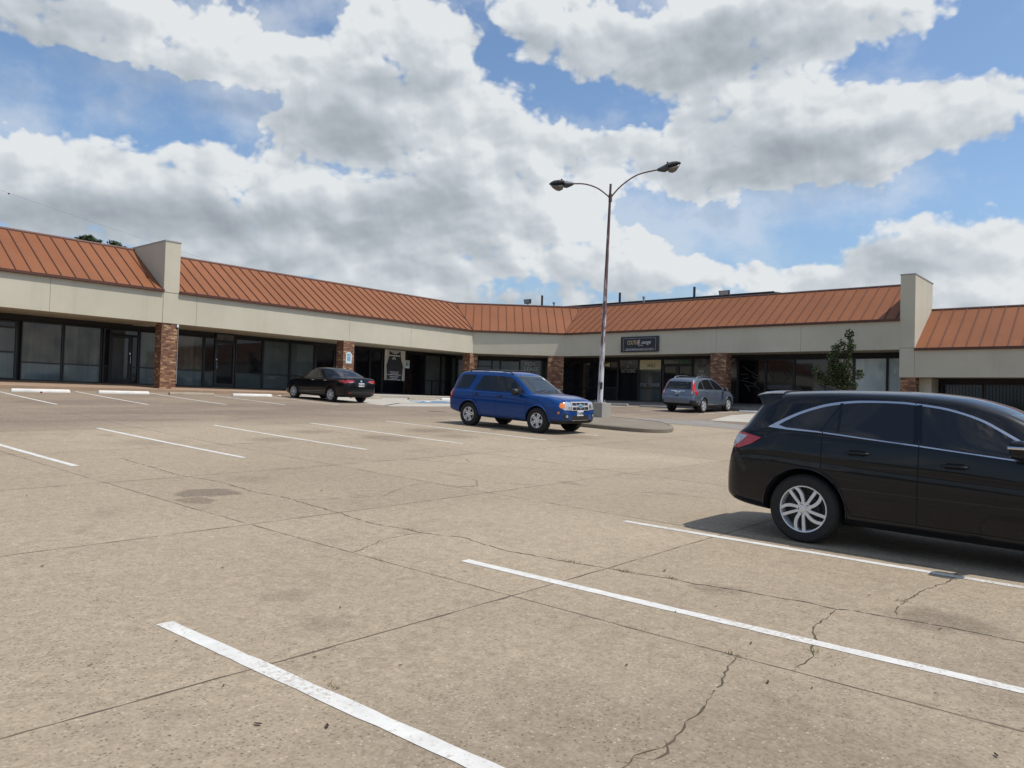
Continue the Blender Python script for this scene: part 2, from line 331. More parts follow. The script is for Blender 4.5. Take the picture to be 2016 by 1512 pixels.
def m_carpaint(name, col, metal=0.0, rough=0.35, coat=1.0, ior=1.5):
    m, nt, b = newmat(name)
    co = objco(nt)
    dust = nt.noise(co, 2.2, 5.0, 0.65)
    s = nt.node('ShaderNodeSeparateXYZ', {0: co})
    lowd = nt.m('MULTIPLY', nt.m('SUBTRACT', 1.0, nt.smooth(s.outputs[2], 0.25, 0.95)), nt.smooth(dust, 0.35, 0.7))
    c = nt.mix(nt.m('MULTIPLY', lowd, 0.018), col, (0.25, 0.21, 0.17))
    setin(nt, b, Base_Color=c, Metallic=metal, Roughness=rough, Coat_Weight=coat, Coat_Roughness=0.015, Coat_IOR=ior, Specular_IOR_Level=0.12)
    return m

MT = {}
MT['ground'] = m_ground()
MT['line'] = m_paint_line()
MT['crack'] = simple('crack_dirt', (0.075, 0.058, 0.040), 0.95, var=0.5, scale=9.0)
MT['joint'] = simple('joint_filler', (0.115, 0.09, 0.064), 0.95, var=0.55, scale=5.0)
MT['stain'] = simple('oil_stain', (0.205, 0.172, 0.137), 0.9, var=0.18, scale=18.0)
MT['pad'] = m_pale_concrete('pale_new_concrete', (0.42, 0.395, 0.345))
MT['greyconc'] = m_pale_concrete('grey_patched_concrete', (0.24, 0.225, 0.205))
MT['walk'] = m_pale_concrete('tan_sidewalk_concrete', (0.33, 0.235, 0.165))
MT['kerb'] = m_pale_concrete('weathered_kerb_concrete', (0.215, 0.187, 0.146))
MT['block'] = m_pale_concrete('grey_concrete', (0.33, 0.31, 0.28), 1.4)
MT['whitestop'] = m_pale_concrete('white_painted_concrete', (0.70, 0.69, 0.655), 2.0)
MT['tanstop'] = m_pale_concrete('bare_tan_concrete', (0.36, 0.31, 0.24), 2.0)
MT['blue'] = simple('parking_blue_paint', (0.09, 0.20, 0.34), 0.7, var=0.25, scale=14)
MT['stucco'] = m_stucco()
MT['soffit'] = simple('soffit_paint', (0.42, 0.375, 0.285), 0.85, var=0.1, scale=1.5)
MT['roof'] = m_roof()
MT['rib'] = simple('roof_seam_metal', (0.115, 0.045, 0.024), 0.55, var=0.15, scale=3)
MT['gutter'] = simple('brown_gutter_metal', (0.080, 0.030, 0.018), 0.5, var=0.2, scale=3)
MT['ridge'] = simple('ridge_flashing', (0.27, 0.155, 0.125), 0.5, var=0.15, scale=2)
MT['capmetal'] = simple('grey_cap_metal', (0.32, 0.32, 0.31), 0.5, var=0.1)
MT['brick'] = m_brick()
MT['frame'] = simple('dark_bronze_frame', (0.012, 0.012, 0.013), 0.4, var=0.2)
MT['header'] = simple('black_header_panel', (0.010, 0.010, 0.011), 0.6, var=0.2)
MT['tar'] = simple('dark_roof_gravel', (0.035, 0.033, 0.031), 0.95, var=0.35, scale=2.5)
MT['backwall'] = simple('painted_block_wall', (0.33, 0.30, 0.25), 0.9, var=0.1)
MT['g_black'] = glassy('black_film_glass', (0.006, 0.006, 0.008), 0.06, 0.45)
MT['g_dark'] = glassy('dark_tinted_glass', (0.016, 0.018, 0.021), 0.03, 0.5, 0.3)
MT['g_film'] = m_curtain('pale_filmed_glass', (0.080, 0.108, 0.110), (0.150, 0.190, 0.192))
MT['g_slate'] = m_curtain('slate_filmed_glass', (0.060, 0.078, 0.080), (0.082, 0.104, 0.104))
MT['g_curt'] = m_curtain('curtained_glass', (0.020, 0.020, 0.021), (0.135, 0.130, 0.106))
MT['g_curt2'] = m_curtain('grey_curtained_glass', (0.085, 0.095, 0.088), (0.155, 0.168, 0.15))
MT['g_grey'] = m_curtain('greyed_glass', (0.045, 0.050, 0.048), (0.085, 0.092, 0.088))
MT['g_pale'] = m_curtain('pale_blind_reflection_glass', (0.40, 0.50, 0.52), (0.52, 0.61, 0.62))  # white blinds and bright sky reflection, both put into the base colour
MT['white'] = simple('white_vinyl', (0.66, 0.66, 0.66), 0.6, var=0.06)
MT['dimwhite'] = simple('faded_white_vinyl', (0.36, 0.36, 0.37), 0.6, var=0.1)
MT['greyvinyl'] = simple('grey_vinyl', (0.105, 0.105, 0.11), 0.6, var=0.15)
MT['dimvinyl'] = simple('dim_grey_vinyl', (0.055, 0.055, 0.058), 0.6, var=0.15)
MT['palevinyl'] = simple('pale_grey_vinyl', (0.50, 0.54, 0.55), 0.6, var=0.08)
MT['greentext'] = simple('green_vinyl', (0.05, 0.13, 0.085), 0.6)
MT['gold'] = simple('gold_vinyl', (0.62, 0.47, 0.24), 0.5)
MT['black'] = simple('black_plastic', (0.012, 0.012, 0.013), 0.5, var=0.2)
MT['navy'] = simple('charcoal_sign_panel', (0.014, 0.018, 0.026), 0.45, var=0.25, scale=3)
MT['yellow'] = simple('pale_yellow_board', (0.60, 0.54, 0.33), 0.7, var=0.06)
MT['signblue'] = simple('sign_blue', (0.03, 0.20, 0.38), 0.5)
MT['signpale'] = simple('pale_sign_face', (0.52, 0.60, 0.62), 0.5, var=0.06)
MT['chrome'] = simple('chrome', (0.72, 0.73, 0.75), 0.10, 1.0, var=0.04)
MT['bright'] = simple('bright_trim', (0.66, 0.67, 0.69), 0.32, 0.55, var=0.05)
MT['satin'] = simple('satin_trim', (0.55, 0.58, 0.63), 0.22, 1.0, var=0.04)
MT['alloy'] = simple('alloy_wheel', (0.66, 0.68, 0.71), 0.30, 0.45, var=0.04)
MT['alloydark'] = simple('brake_metal', (0.035, 0.035, 0.036), 0.6, 0.4, var=0.4)
MT['tyre'] = simple('tyre_rubber', (0.016, 0.016, 0.016), 0.85, var=0.25, scale=20, bmp=0.2)
MT['clad'] = simple('dark_cladding', (0.018, 0.018, 0.019), 0.65, var=0.2)
MT['under'] = simple('underbody', (0.008, 0.008, 0.008), 0.9)
MT['carglass'] = glassy('privacy_glass', (0.010, 0.011, 0.013), 0.02, 0.5)
MT['wind'] = glassy('windscreen_glass', (0.030, 0.040, 0.048), 0.02, 0.6)
MT['red'] = simple('red_lens', (0.42, 0.014, 0.010), 0.12, var=0.15, scale=30, coat=1.0)
MT['clear'] = simple('clear_lens', (0.42, 0.44, 0.46), 0.10, 0.35, var=0.25, scale=40, coat=1.0)
MT['amber'] = simple('amber_lens', (0.75, 0.20, 0.03), 0.15, var=0.1, coat=1.0)
MT['plate'] = simple('plate_white', (0.62, 0.64, 0.66), 0.4, var=0.06)
MT['ink'] = simple('dark_ink', (0.02, 0.022, 0.03), 0.5)
MT['gap'] = simple('panel_gap', (0.003, 0.003, 0.003), 0.9)
MT['bark'] = simple('bark', (0.10, 0.075, 0.055), 0.9, var=0.35, scale=12, bmp=0.5)
MT['leafdark'] = m_leaf('dark_foliage', (0.018, 0.032, 0.010), (0.055, 0.085, 0.025))
MT['leafsap'] = m_leaf('sapling_foliage', (0.022, 0.038, 0.012), (0.075, 0.092, 0.030))
MT['leaffar'] = m_leaf('far_foliage', (0.025, 0.040, 0.015), (0.06, 0.085, 0.03))
MT['dryleaf'] = m_leaf('dry_leaf', (0.035, 0.020, 0.010), (0.075, 0.045, 0.022))
MT['weed'] = m_leaf('dry_grass', (0.10, 0.085, 0.02), (0.17, 0.14, 0.05))
MT['pole'] = m_rustpole()
MT['lamphood'] = simple('lamp_hood', (0.055, 0.062, 0.070), 0.55, 0.2, var=0.25)
MT['lamplens'] = simple('dirty_lamp_lens', (0.115, 0.10, 0.075), 0.25, var=0.35, scale=9, coat=0.5)
MT['pipe'] = simple('vent_pipe_paint', (0.030, 0.027, 0.028), 0.7, var=0.3)
MT['wire'] = simple('cable_sheath', (0.03, 0.03, 0.03), 0.7)

# ------------------------------------------------------------------ mesh helpers
class MB:
    def __init__(s, M=None): s.v = []; s.f = []; s.mi = []; s.M = M
    def add(s, vs, fs, mi=0):
        o = len(s.v); s.v += [tuple(v) for v in vs]
        for f in fs: s.f.append(tuple(i+o for i in f)); s.mi.append(mi)
    def box(s, a, b, mi=0):
        x0, y0, z0 = a; x1, y1, z1 = b
        s.add([(x0,y0,z0),(x1,y0,z0),(x1,y1,z0),(x0,y1,z0),(x0,y0,z1),(x1,y0,z1),(x1,y1,z1),(x0,y1,z1)],
              [(0,3,2,1),(4,5,6,7),(0,1,5,4),(1,2,6,5),(2,3,7,6),(3,0,4,7)], mi)
    def hexa(s, p, mi=0):    # eight corners: bottom four, top four
        s.add(p, [(0,3,2,1),(4,5,6,7),(0,1,5,4),(1,2,6,5),(2,3,7,6),(3,0,4,7)], mi)
    def prism(s, poly, f0, f1, mi=0):   # poly of 2d points, f0/f1 map (a,b) -> 3d
        n = len(poly)
        vs = [f0(*p) for p in poly] + [f1(*p) for p in poly]
        s.add(vs, [tuple(range(n))[::-1], tuple(range(n, 2*n))] + [(i, (i+1) % n, n+(i+1) % n, n+i) for i in range(n)], mi)
    def tube(s, pts, r, n=8, mi=0, cap=True):
        pts = [Vector(p) for p in pts]; rs = r if isinstance(r, (list, tuple)) else [r]*len(pts)
        o = len(s.v); ref = None
        for i, p in enumerate(pts):
            t = (pts[min(i+1, len(pts)-1)] - pts[max(i-1, 0)]).normalized()
            if ref is None:
                ref = Vector((0, 0, 1)) if abs(t.z) < 0.9 else Vector((1, 0, 0))
            a = t.cross(ref).normalized(); b = a.cross(t).normalized(); ref = b
            for k in range(n):
                w = 2*pi*k/n; s.v.append(tuple(p + (a*cos(w) + b*sin(w))*rs[i]))
        for i in range(len(pts)-1):
            for k in range(n):
                s.f.append((o+i*n+k, o+i*n+(k+1) % n, o+(i+1)*n+(k+1) % n, o+(i+1)*n+k)); s.mi.append(mi)
        if cap:
            s.f.append(tuple(o+k for k in range(n))[::-1]); s.mi.append(mi)
            e = o+(len(pts)-1)*n
            s.f.append(tuple(e+k for k in range(n))); s.mi.append(mi)
    def lathe(s, prof, fn, n=32, mi=0, closed=False):   # prof of (r, h); fn(r, ang, h) -> 3d
        o = len(s.v); m = len(prof)
        for (r, h) in prof:
            for k in range(n): s.v.append(tuple(fn(r, 2*pi*k/n, h)))
        for i in range(m if closed else m-1):
            j = (i+1) % m
            for k in range(n):
                s.f.append((o+i*n+k, o+i*n+(k+1) % n, o+j*n+(k+1) % n, o+j*n+k)); s.mi.append(mi)
    def build(s, name, mats, parent=None, smooth=0, bevel=0.0, recalc=True, loc=None):
        me = bpy.data.meshes.new(name)
        vs = s.v if s.M is None else [tuple(s.M @ Vector(v)) for v in s.v]
        me.from_pydata(vs, [], s.f)
        mats = mats if isinstance(mats, (list, tuple)) else [mats]
        for m in mats: me.materials.append(m)
        me.polygons.foreach_set('material_index', s.mi)
        if recalc or bevel:
            bm = bmesh.new(); bm.from_mesh(me)
            if recalc: bmesh.ops.recalc_face_normals(bm, faces=bm.faces)
            if bevel:
                bmesh.ops.bevel(bm, geom=[e for e in bm.edges if e.is_manifold and e.calc_face_angle(0) > 0.5], offset=bevel, segments=2, profile=0.6, affect='EDGES', clamp_overlap=True)
            bm.to_mesh(me); bm.free()
        if smooth:
            me.polygons.foreach_set('use_smooth', [True]*len(me.polygons))
            me.set_sharp_from_angle(angle=radians(smooth))
        me.update()
        o = bpy.data.objects.new(name, me); COL.objects.link(o)
        if parent: o.parent = parent
        return o
def empty(name, loc=(0, 0, 0)):
    o = bpy.data.objects.new(name, None); COL.objects.link(o); o.location = loc; o.empty_display_size = 0.3
    return o
def tag(o, label, cat, group=None, kind=None):
    o['label'] = label; o['category'] = cat
    if group: o['group'] = group
    if kind: o['kind'] = kind
    return o
def structure(o): o['kind'] = 'structure'; return o
def text_mesh(name, body, size, mat, M, parent=None, sx=1.0, shear=0.0, align='CENTER', ext=0.004, bold=0.0):
    cu = bpy.data.curves.new(name, 'FONT'); cu.body = body; cu.size = size; cu.shear = shear
    cu.align_x = align; cu.align_y = 'CENTER'; cu.extrude = ext; cu.offset = bold; cu.space_line = 1.0; cu.resolution_u = 3
    to = bpy.data.objects.new(name, cu); COL.objects.link(to)
    me = bpy.data.meshes.new_from_object(to.evaluated_get(bpy.context.evaluated_depsgraph_get()))
    bpy.data.objects.remove(to); me.name = name
    me.transform(M @ Matrix.Diagonal((sx, 1, 1, 1)))
    me.materials.clear(); me.materials.append(mat)
    o = bpy.data.objects.new(name, me); COL.objects.link(o)
    if parent: o.parent = parent
    return o
def frame_matrix(o, x, y, z):
    m = Matrix((Vector(x), Vector(y), Vector(z))).transposed().to_4x4(); m.translation = Vector(o); return m
def copy_tree(o, parent=None):
    c = o.copy(); COL.objects.link(c); c.parent = parent
    for ch in list(o.children): copy_tree(ch, c)
    return c

# ------------------------------------------------------------------ terrain
GC = [0.068073, 0.118585, 0.109554, 0.79124, 0.45179, 0.038927, -0.127967, -0.457023, 0.026412]
def gz(x, y):
    x = max(-8.0, min(37.6, x)); y = max(-8.0, min(31.6, y))
    X = x/20; Y = y/20
    return GC[0]*X+GC[1]*Y+GC[2]*X*X+GC[3]*X*Y+GC[4]*Y*Y+GC[5]*X**3+GC[6]*X*X*Y+GC[7]*X*Y*Y+GC[8]*Y**3
def build_ground():
    xs = [-400, -200, -100, -50, -25] + [-12+0.6*i for i in range(105)] + [55, 65, 80, 120, 220, 400]
    ys = [-400, -200, -100, -50, -25] + [-12+0.6*i for i in range(95)] + [50, 65, 80, 120, 220, 400]
    mb = MB(); n = len(ys)
    mb.v = [(x, y, gz(x, y)) for x in xs for y in ys]
    mb.f = [(i*n+j, (i+1)*n+j, (i+1)*n+j+1, i*n+j+1) for i in range(len(xs)-1) for j in range(n-1)]
    mb.mi = [0]*len(mb.f)
    o = mb.build('ground', MT['ground'], smooth=80, recalc=False)
    return structure(o)
ground = build_ground()
def resample(pts, step):
    out = [Vector(pts[0])]
    for a, b in zip(pts, pts[1:]):
        a, b = Vector(a), Vector(b); n = max(1, int((b-a).length/step))
        for k in range(1, n+1): out.append(a.lerp(b, k/n))
    return out
def ribbon(name, pts, width, eps, mat, parent, step=0.25, jit=0.0, wvar=0.0, fade=False, seed=0, gaps=0.0):
    R = random.Random(seed); P = resample(pts, step); mb = MB(); n = len(P); j = 0.0
    for i, p in enumerate(P):
        t = (P[min(i+1, n-1)] - P[max(i-1, 0)]).normalized(); nn = Vector((-t.y, t.x))
        j = 0.6*j + R.uniform(-jit, jit)
        w = width*(1+R.uniform(-wvar, wvar))*0.5
        if fade: w *= min(1.0, 0.25+min(i, n-1-i)*0.35)
        for s in (-1, 1):
            q = p + nn*(j + s*w); mb.v.append((q.x, q.y, gz(q.x, q.y)+eps))
    mb.f = [(2*i, 2*i+1, 2*i+3, 2*i+2) for i in range(n-1) if R.random() >= gaps]; mb.mi = [0]*len(mb.f)
    return mb.build(name, mat, parent, recalc=False)
def flat_patch(name, poly, eps, mat, parent, cell=0.5):
    bm = bmesh.new()
    bm.faces.new([bm.verts.new((x, y, 0)) for x, y in poly])
    for ax in (0, 1):
        lo = min(p[ax] for p in poly); hi = max(p[ax] for p in poly); k = lo + cell
        while k < hi:
            co = [0, 0, 0]; no = [0, 0, 0]; co[ax] = k; no[ax] = 1
            bmesh.ops.bisect_plane(bm, geom=bm.verts[:]+bm.edges[:]+bm.faces[:], plane_co=co, plane_no=no); k += cell
    for v in bm.verts: v.co.z = gz(v.co.x, v.co.y) + eps
    bmesh.ops.recalc_face_normals(bm, faces=bm.faces)
    me = bpy.data.meshes.new(name); bm.to_mesh(me); bm.free()
    if me.polygons and me.polygons[0].normal.z < 0: me.flip_normals()
    me.materials.append(mat)
    o = bpy.data.objects.new(name, me); COL.objects.link(o)
    if parent: o.parent = parent
    return o

# painted stall lines (stall direction is turned one degree from the shop fronts)
DL = 0.0174
def stall(val, y): return val - DL*y
for v, y1, y0 in ((2.2, 18.4, 12.5), (4.947, 18.4, 12.66), (7.63, 18.43, 12.47), (10.42, 18.46, 12.54), (13.23, 18.35, 12.53), (15.95, 18.34, 12.2), (18.5, 18.1, 12.33)):
    ribbon('parking_line', [(stall(v, y1), y1), (stall(v, y0), y0)], 0.105, 0.003, MT['line'], ground, 0.12, 0.002, 0.09)
for v, y1 in ((2.4075, 4.754), (5.06, 4.727), (7.937, 4.895)):
    ribbon('parking_line', [(stall(v, y1), y1), (stall(v, -1.5), -1.5)], 0.105, 0.003, MT['line'], ground, 0.12, 0.002, 0.09)
for v in (4.0, 6.65, 9.25, 11.95, 14.68, 17.02, 19.5):
    ribbon('parking_line', [(stall(v, 30.9), 30.9), (stall(v, 25.2), 25.2)], 0.10, 0.003, MT['line'], ground, 0.2, 0.0, 0.08)
for y, x0 in ((21.9, 31.8), (19.2, 32.0), (16.3, 32.2)):
    ribbon('parking_line', [(36.4, y), (x0, y)], 0.10, 0.003, MT['line'], ground, 0.2, 0.0, 0.08)
# slab joints and cracks
JX = (-7, -3.1, 0.65, 4.42, 8.16, 11.97, 15.75, 19.5, 23.3)
for i, x in enumerate(JX):
    ribbon('slab_joint', [(x, -6), (x, 24.5)], 0.013, 0.0012, MT['joint'], ground, 0.14, 0.005, 0.75, seed=i, gaps=0.012)
for i, y in enumerate((-3.4, 0.12, 3.74, 7.3, 10.88, 14.5, 18.32, 22.0)):
    ribbon('slab_joint', [(-9, y-0.05), (5, y-0.03), (12, y+0.08), (30, y)], 0.013, 0.0016, MT['joint'], ground, 0.14, 0.005, 0.75, seed=30+i, gaps=0.012)
CR = [[(5.66,13.3),(5.58,11.82),(5.53,11.07),(5.68,10.19),(5.59,9.05),(5.65,8.76),(5.63,8.33),(5.55,7.3),(5.44,6.57),(5.52,6.09),(5.5,5.87),(5.57,5.68),(5.68,5.44),(5.61,5.09),(5.56,4.73),(5.59,4.57),(5.64,4.08),(5.72,3.77),(5.72,3.55),(5.84,3.13),(5.82,2.94),(5.9,2.54),(5.92,2.35),(5.98,2.06),(5.95,1.88),(6.01,1.79),(6.03,1.51),(6.08,1.19),(6.09,0.92),(6.1,0.0)],
 [(5.63,8.33),(5.98,8.14),(6.37,8.02),(6.78,7.93),(7.41,8.32),(7.87,8.49),(8.18,8.48)], [(4.4,5.55),(4.96,5.83),(5.33,5.88),(5.48,5.82)],
 [(4.4,1.96),(4.27,1.91),(4.11,1.88),(3.96,1.84),(3.78,1.8),(3.62,1.77),(3.47,1.73),(3.36,1.73),(3.19,1.69),(3.09,1.68),(3.0,1.7),(2.89,1.72),(2.7,1.7)],
 [(3.1,1.69),(3.02,1.62),(2.92,1.65),(2.89,1.72)],
 [(5.95,1.88),(5.64,1.85),(5.41,1.84),(5.24,1.8),(5.08,1.72),(4.86,1.66),(4.65,1.62),(4.48,1.62)], [(8.13,1.48),(7.63,1.48),(7.1,1.55),(6.58,1.57),(6.37,1.56),(6.1,1.51)],
 [(9.9,10.99),(10.12,10.26),(10.49,9.46),(11.1,8.53),(11.49,7.59),(12.04,7.1)], [(9.11,9.48),(9.03,8.8),(8.92,8.27),(8.53,7.88),(8.2,7.98),(8.62,7.76)], [(10.1,6.12),(10.32,5.74),(10.59,4.82)],
 [(8.92,8.2),(9.09,7.77),(9.37,7.4)], [(11.2,8.16),(11.9,7.98),(12.64,7.79),(12.8,7.45)], [(11.0,10.87),(10.98,10.51),(10.55,9.93)], [(24.08,9.99),(21.2,7.93),(20.89,6.75)],
 [(8.76,11.95),(9.06,11.44),(9.28,10.89),(10.34,10.76),(11.71,11.0)]]
for i, c in enumerate(CR):
    ribbon('crack', c, 0.008 if i else 0.011, 0.0022, MT['crack'], ground, 0.045, 0.013, 0.95, True, seed=60+i, gaps=0.05)
def blob(cx, cy, rx, ry, seed, n=18):
    R = random.Random(seed); return [(cx+rx*cos(2*pi*k/n)*R.uniform(0.7, 1.15), cy+ry*sin(2*pi*k/n)*R.uniform(0.7, 1.15)) for k in range(n)]
# lighter accessible pads and grey patch
flat_patch('concrete_pad', [(20.9, 24.1), (26.0, 23.7), (31.5, 23.9), (34.2, 28.6), (32.6, 31.3), (20.9, 31.3)], 0.006, MT['pad'], ground)
ribbon('pad_border', [(21.0, 24.7), (23.2, 26.3), (26.0, 26.0), (29.0, 26.0)], 0.14, 0.010, MT['crack'], ground, 0.3)
sym = flat_patch('parking_symbol', [(24.6, 26.6), (26.6, 26.3), (27.6, 27.9), (25.6, 28.4)], 0.011, MT['blue'], ground)
flat_patch('wheelchair_mark', [(25.5, 26.95), (25.75, 26.9), (26.3, 27.7), (26.7, 27.55), (26.78, 27.7), (26.1, 27.95)], 0.015, MT['line'], sym)
flat_patch('wheelchair_mark', blob(25.35, 27.5, 0.3, 0.3, 3, 12), 0.015, MT['line'], sym)
flat_patch('concrete_pad', [(28.6, 14.05), (33.2, 15.2), (36.9, 15.1), (36.9, 12.2), (30.0, 11.5)], 0.006, MT['pad'], ground)
flat_patch('concrete_patch', [(25.9, 16.9), (28.3, 14.2), (27.6, 12.0), (27.0, 9.0), (25.0, 9.0), (25.4, 12.4), (25.1, 16.9)], 0.0065, MT['greyconc'], ground)

# weeds in the cracks
def weeds():
    mb = MB(); R = random.Random(5)
    spots = [(5.65,4.07,.07,40),(5.73,3.55,.09,50),(4.42,1.97,.05,26),(4.84,1.65,.05,22),(5.82,3.15,.05,20),(6.58,1.57,.06,24),(2.45,3.18,.05,12),(4.41,5.2,.12,16),(4.42,2.6,.1,8),(5.5,6.0,.15,16),(4.42,4.6,.3,14),(6.05,1.3,.2,10),(8.16,8.0,.6,10),(4.42,6.6,.3,12)]
    for (x, y, s, n) in spots:
        for _ in range(n):
            px, py = x+R.gauss(0, 0.012), y+R.gauss(0, s*0.7); a = R.uniform(0, 2*pi); h = R.uniform(0.008, 0.028); l = R.uniform(0.01, 0.04)
            z = gz(px, py)+0.004; w = 0.0025
            mb.add([(px-w*sin(a), py+w*cos(a), z), (px+w*sin(a), py-w*cos(a), z), (px+l*cos(a), py+l*sin(a), z+h)], [(0, 1, 2)])
    o = mb.build('weeds', MT['weed'], recalc=False)
    tag(o, 'dry yellow weeds sprouting along the pavement cracks', 'weeds', kind='stuff')
weeds()
# fallen leaves
LEAVES = [(1.95,3.08,1),(2.15,2.85,1),(3.31,4.29,.7),(2.29,6.7,1),(3.29,5.79,.8),(2.89,3.2,.6),(4.13,1.65,.9),(6.01,3.33,1.2),(3.8,2.33,.7),(1.72,4.31,.7),(4.7,1.99,.8),(4.02,0.58,.9),(5.98,1.2,.8),(6.56,1.82,.7),(6.34,8.7,1.3),(3.31,10.26,1),(2.07,3.59,.6),(2.63,3.62,.6),(4.23,1.45,.6),(5.32,2.52,.6),(2.22,4.38,.6),(4.97,2.66,.6),(4.65,.95,.5)]
def leaf_mesh():
    mb = MB(); n = 8
    for i in range(n+1):
        t = i/n; w = 0.011*sin(pi*t)**0.8+0.0006; z = 0.004+0.012*(t-0.5)**2*4*0.5
        for s in (-1, 0, 1): mb.v.append(((t-0.5)*0.055, s*w, z + (0.005 if s else 0)))
    for i in range(n):
        for s in (0, 1): mb.f.append((i*3+s, i*3+s+1, i*3+s+4, i*3+s+3)); mb.mi.append(0)
    return mb.build('fallen_leaf', MT['dryleaf'], recalc=False)
lf0 = leaf_mesh()
for i, (x, y, s) in enumerate(LEAVES):
    o = lf0 if i == 0 else lf0.copy()
    if i: COL.objects.link(o)
    o.location = (x, y, gz(x, y)+0.003); o.rotation_euler = (0, 0, rnd.uniform(0, 6.28)); o.scale = (s*0.72, s*0.72, s*0.7)
    tag(o, 'small dry brown leaf lying on the concrete lot', 'leaf', 'dry leaves scattered on the lot')

# ------------------------------------------------------------------ sidewalk along the shops
c1 = Vector((33.96, 32.1)); c2 = Vector((37.7, 28.0)); cd = (c2-c1).normalized(); cn = Vector((cd.y, -cd.x))
if cn.dot(c1) > 0: cn = -cn
def sidewalk():
    wall = [(-14, 34.9), (35.47, 34.9), (39.75, 30.2), (39.75, 9.4), (39.75, -14)]
    edge = [(-14, 31.5), (33.83, 31.5), (37.2, 27.8), (37.2, 9.4), (37.2, -14)]
    mb = MB(); mi = []
    rows = []
    for i in range(4):
        n = max(2, int((Vector(edge[i+1])-Vector(edge[i])).length))
        for k in range(n + (1 if i == 3 else 0)):
            t = k/n; w = Vector(wall[i]).lerp(Vector(wall[i+1]), t); e = Vector(edge[i]).lerp(Vector(edge[i+1]), t)
            zw = 1.83 if w.y > 9.45 else max(1.05, 1.83-(9.45-w.y)*0.2)
            ze = max(gz(e.x, e.y)+0.125, -1)
            mat = 1 if (i == 0 and 21.5 < e.x) or i == 1 else (2 if i >= 2 else 0)
            rows.append((w, e, zw, ze, gz(e.x, e.y)-0.25, mat))
    for (w, e, zw, ze, zg, mat) in rows: mb.v += [(w.x, w.y, zw), (e.x, e.y, ze), (e.x, e.y, zg)]
    for i in range(len(rows)-1):
        a, b = i*3, i*3+3
        for k in (0, 1): mb.f.append((a+k, a+k+1, b+k+1, b+k)); mb.mi.append(rows[i][5])
    structure(mb.build('sidewalk', [MT['walk'], MT['pad'], MT['greyconc']], recalc=False))
sidewalk()

# ------------------------------------------------------------------ shopping plaza
plaza = tag(empty('shopping_plaza', (24, 33, 1.6)), 'L-shaped beige stucco shopping plaza with sloping copper brown metal roof and brick pillars', 'shops')
class P:                      # parent helper: parts are built in world space, parent carries an offset
    pass
def part(mb, name, mats, parent=plaza, **kw):
    o = mb.build(name, mats, None, **kw)
    o.parent = parent
    off = Vector((0, 0, 0)); q = parent
    while q is not None: off += q.location; q = q.parent
    o.data.transform(Matrix.Translation(-off)) if not kw.get('keep') else None
    return o
def reparent(o, parent):
    off = Vector((0, 0, 0)); q = parent
    while q is not None: off += q.location; q = q.parent
    o.data.transform(Matrix.Translation(-off)); o.parent = parent; return o
ZF0, ZF1, ZR = 4.42, 5.75, 7.77          # fascia bottom, eave, ridge
LX0 = -13.0
def strip_between(mb, A, B, z0, z1, t=0.25, mi=0):   # wall slab from A to B (2d), thickness t behind
    A, B = Vector(A), Vector(B); d = (B-A).normalized(); n = Vector((-d.y, d.x))   # n points left of travel
    p = [A, B, B+n*t, A+n*t]
    mb.hexa([(q.x, q.y, z0) for q in p] + [(q.x, q.y, z1) for q in p], mi)
# fascia slabs, with narrow control joints left open
def fascia(A, B, z0, z1, joints):
    A, B = Vector(A), Vector(B); L = (B-A).length; d = (B-A)/L; cuts = [0.0] + sorted(joints) + [L]
    mb = MB()
    for a, b in zip(cuts, cuts[1:]):
        strip_between(mb, A+d*(a+(0.006 if a else 0)), A+d*(b-(0.006 if b < L else 0)), z0, z1)
    n = Vector((-d.y, d.x))
    strip_between(mb, A+n*0.03, B+n*0.03, z0+0.01, z1-0.01, 0.2)
    return part(mb, 'fascia', MT['stucco'])
fascia((LX0, 32.1), (15.10, 32.1), ZF0, ZF1, [5.1, 14.6, 23.83])
fascia((15.77, 32.1), (c1.x, c1.y), ZF0, ZF1, [0.8, 8.98, 13.2])
fascia(tuple(c1), tuple(c2), ZF0, ZF1, [])
fascia(tuple(c2), (37.7, 9.37), ZF0, ZF1, [9.8, 10.0+4.2])
ZL0, ZL1, ZLR = 3.17, 4.41, 6.49
fascia((37.7, 8.75), (37.7, -14), ZL0, ZL1, [5.5, 12.5])
# fins (parapet walls) that cut through the roof
def fin(poly_yz, tr, t0, t1, name='parapet_wall'):
    mb = MB()
    mb.prism(poly_yz, lambda a, b: tr(a, b, t0), lambda a, b: tr(a, b, t1))
    return part(mb, name, MT['stucco'])
FB, FT = 7.84, 7.84
f1 = fin([(32.08, ZF0), (32.08, FT), (35.2, FT), (35.2, ZF0)], lambda a, b, t: (t, a, b), 15.105, 15.765)
mb = MB(); mb.box((15.085, 32.06, FT), (15.785, 35.3, FT+0.05)); part(mb, 'cap', MT['capmetal'], f1)
mb = MB(); mb.box((15.105, 32.072, 5.70), (15.765, 32.079, 5.712)); part(mb, 'control_joint', MT['joint'], f1)
f2 = fin([(37.68, ZL0), (37.68, 7.75), (40.9, 7.75), (40.9, ZL0)], lambda a, b, t: (a, t, b), 8.755, 9.365)
mb = MB(); mb.box((37.66, 8.735, 7.75), (41.0, 9.385, 7.80)); part(mb, 'cap', MT['capmetal'], f2)
mb = MB(); mb.box((37.671, 8.755, 4.47), (37.679, 9.365, 4.482)); part(mb, 'control_joint', MT['joint'], f2)
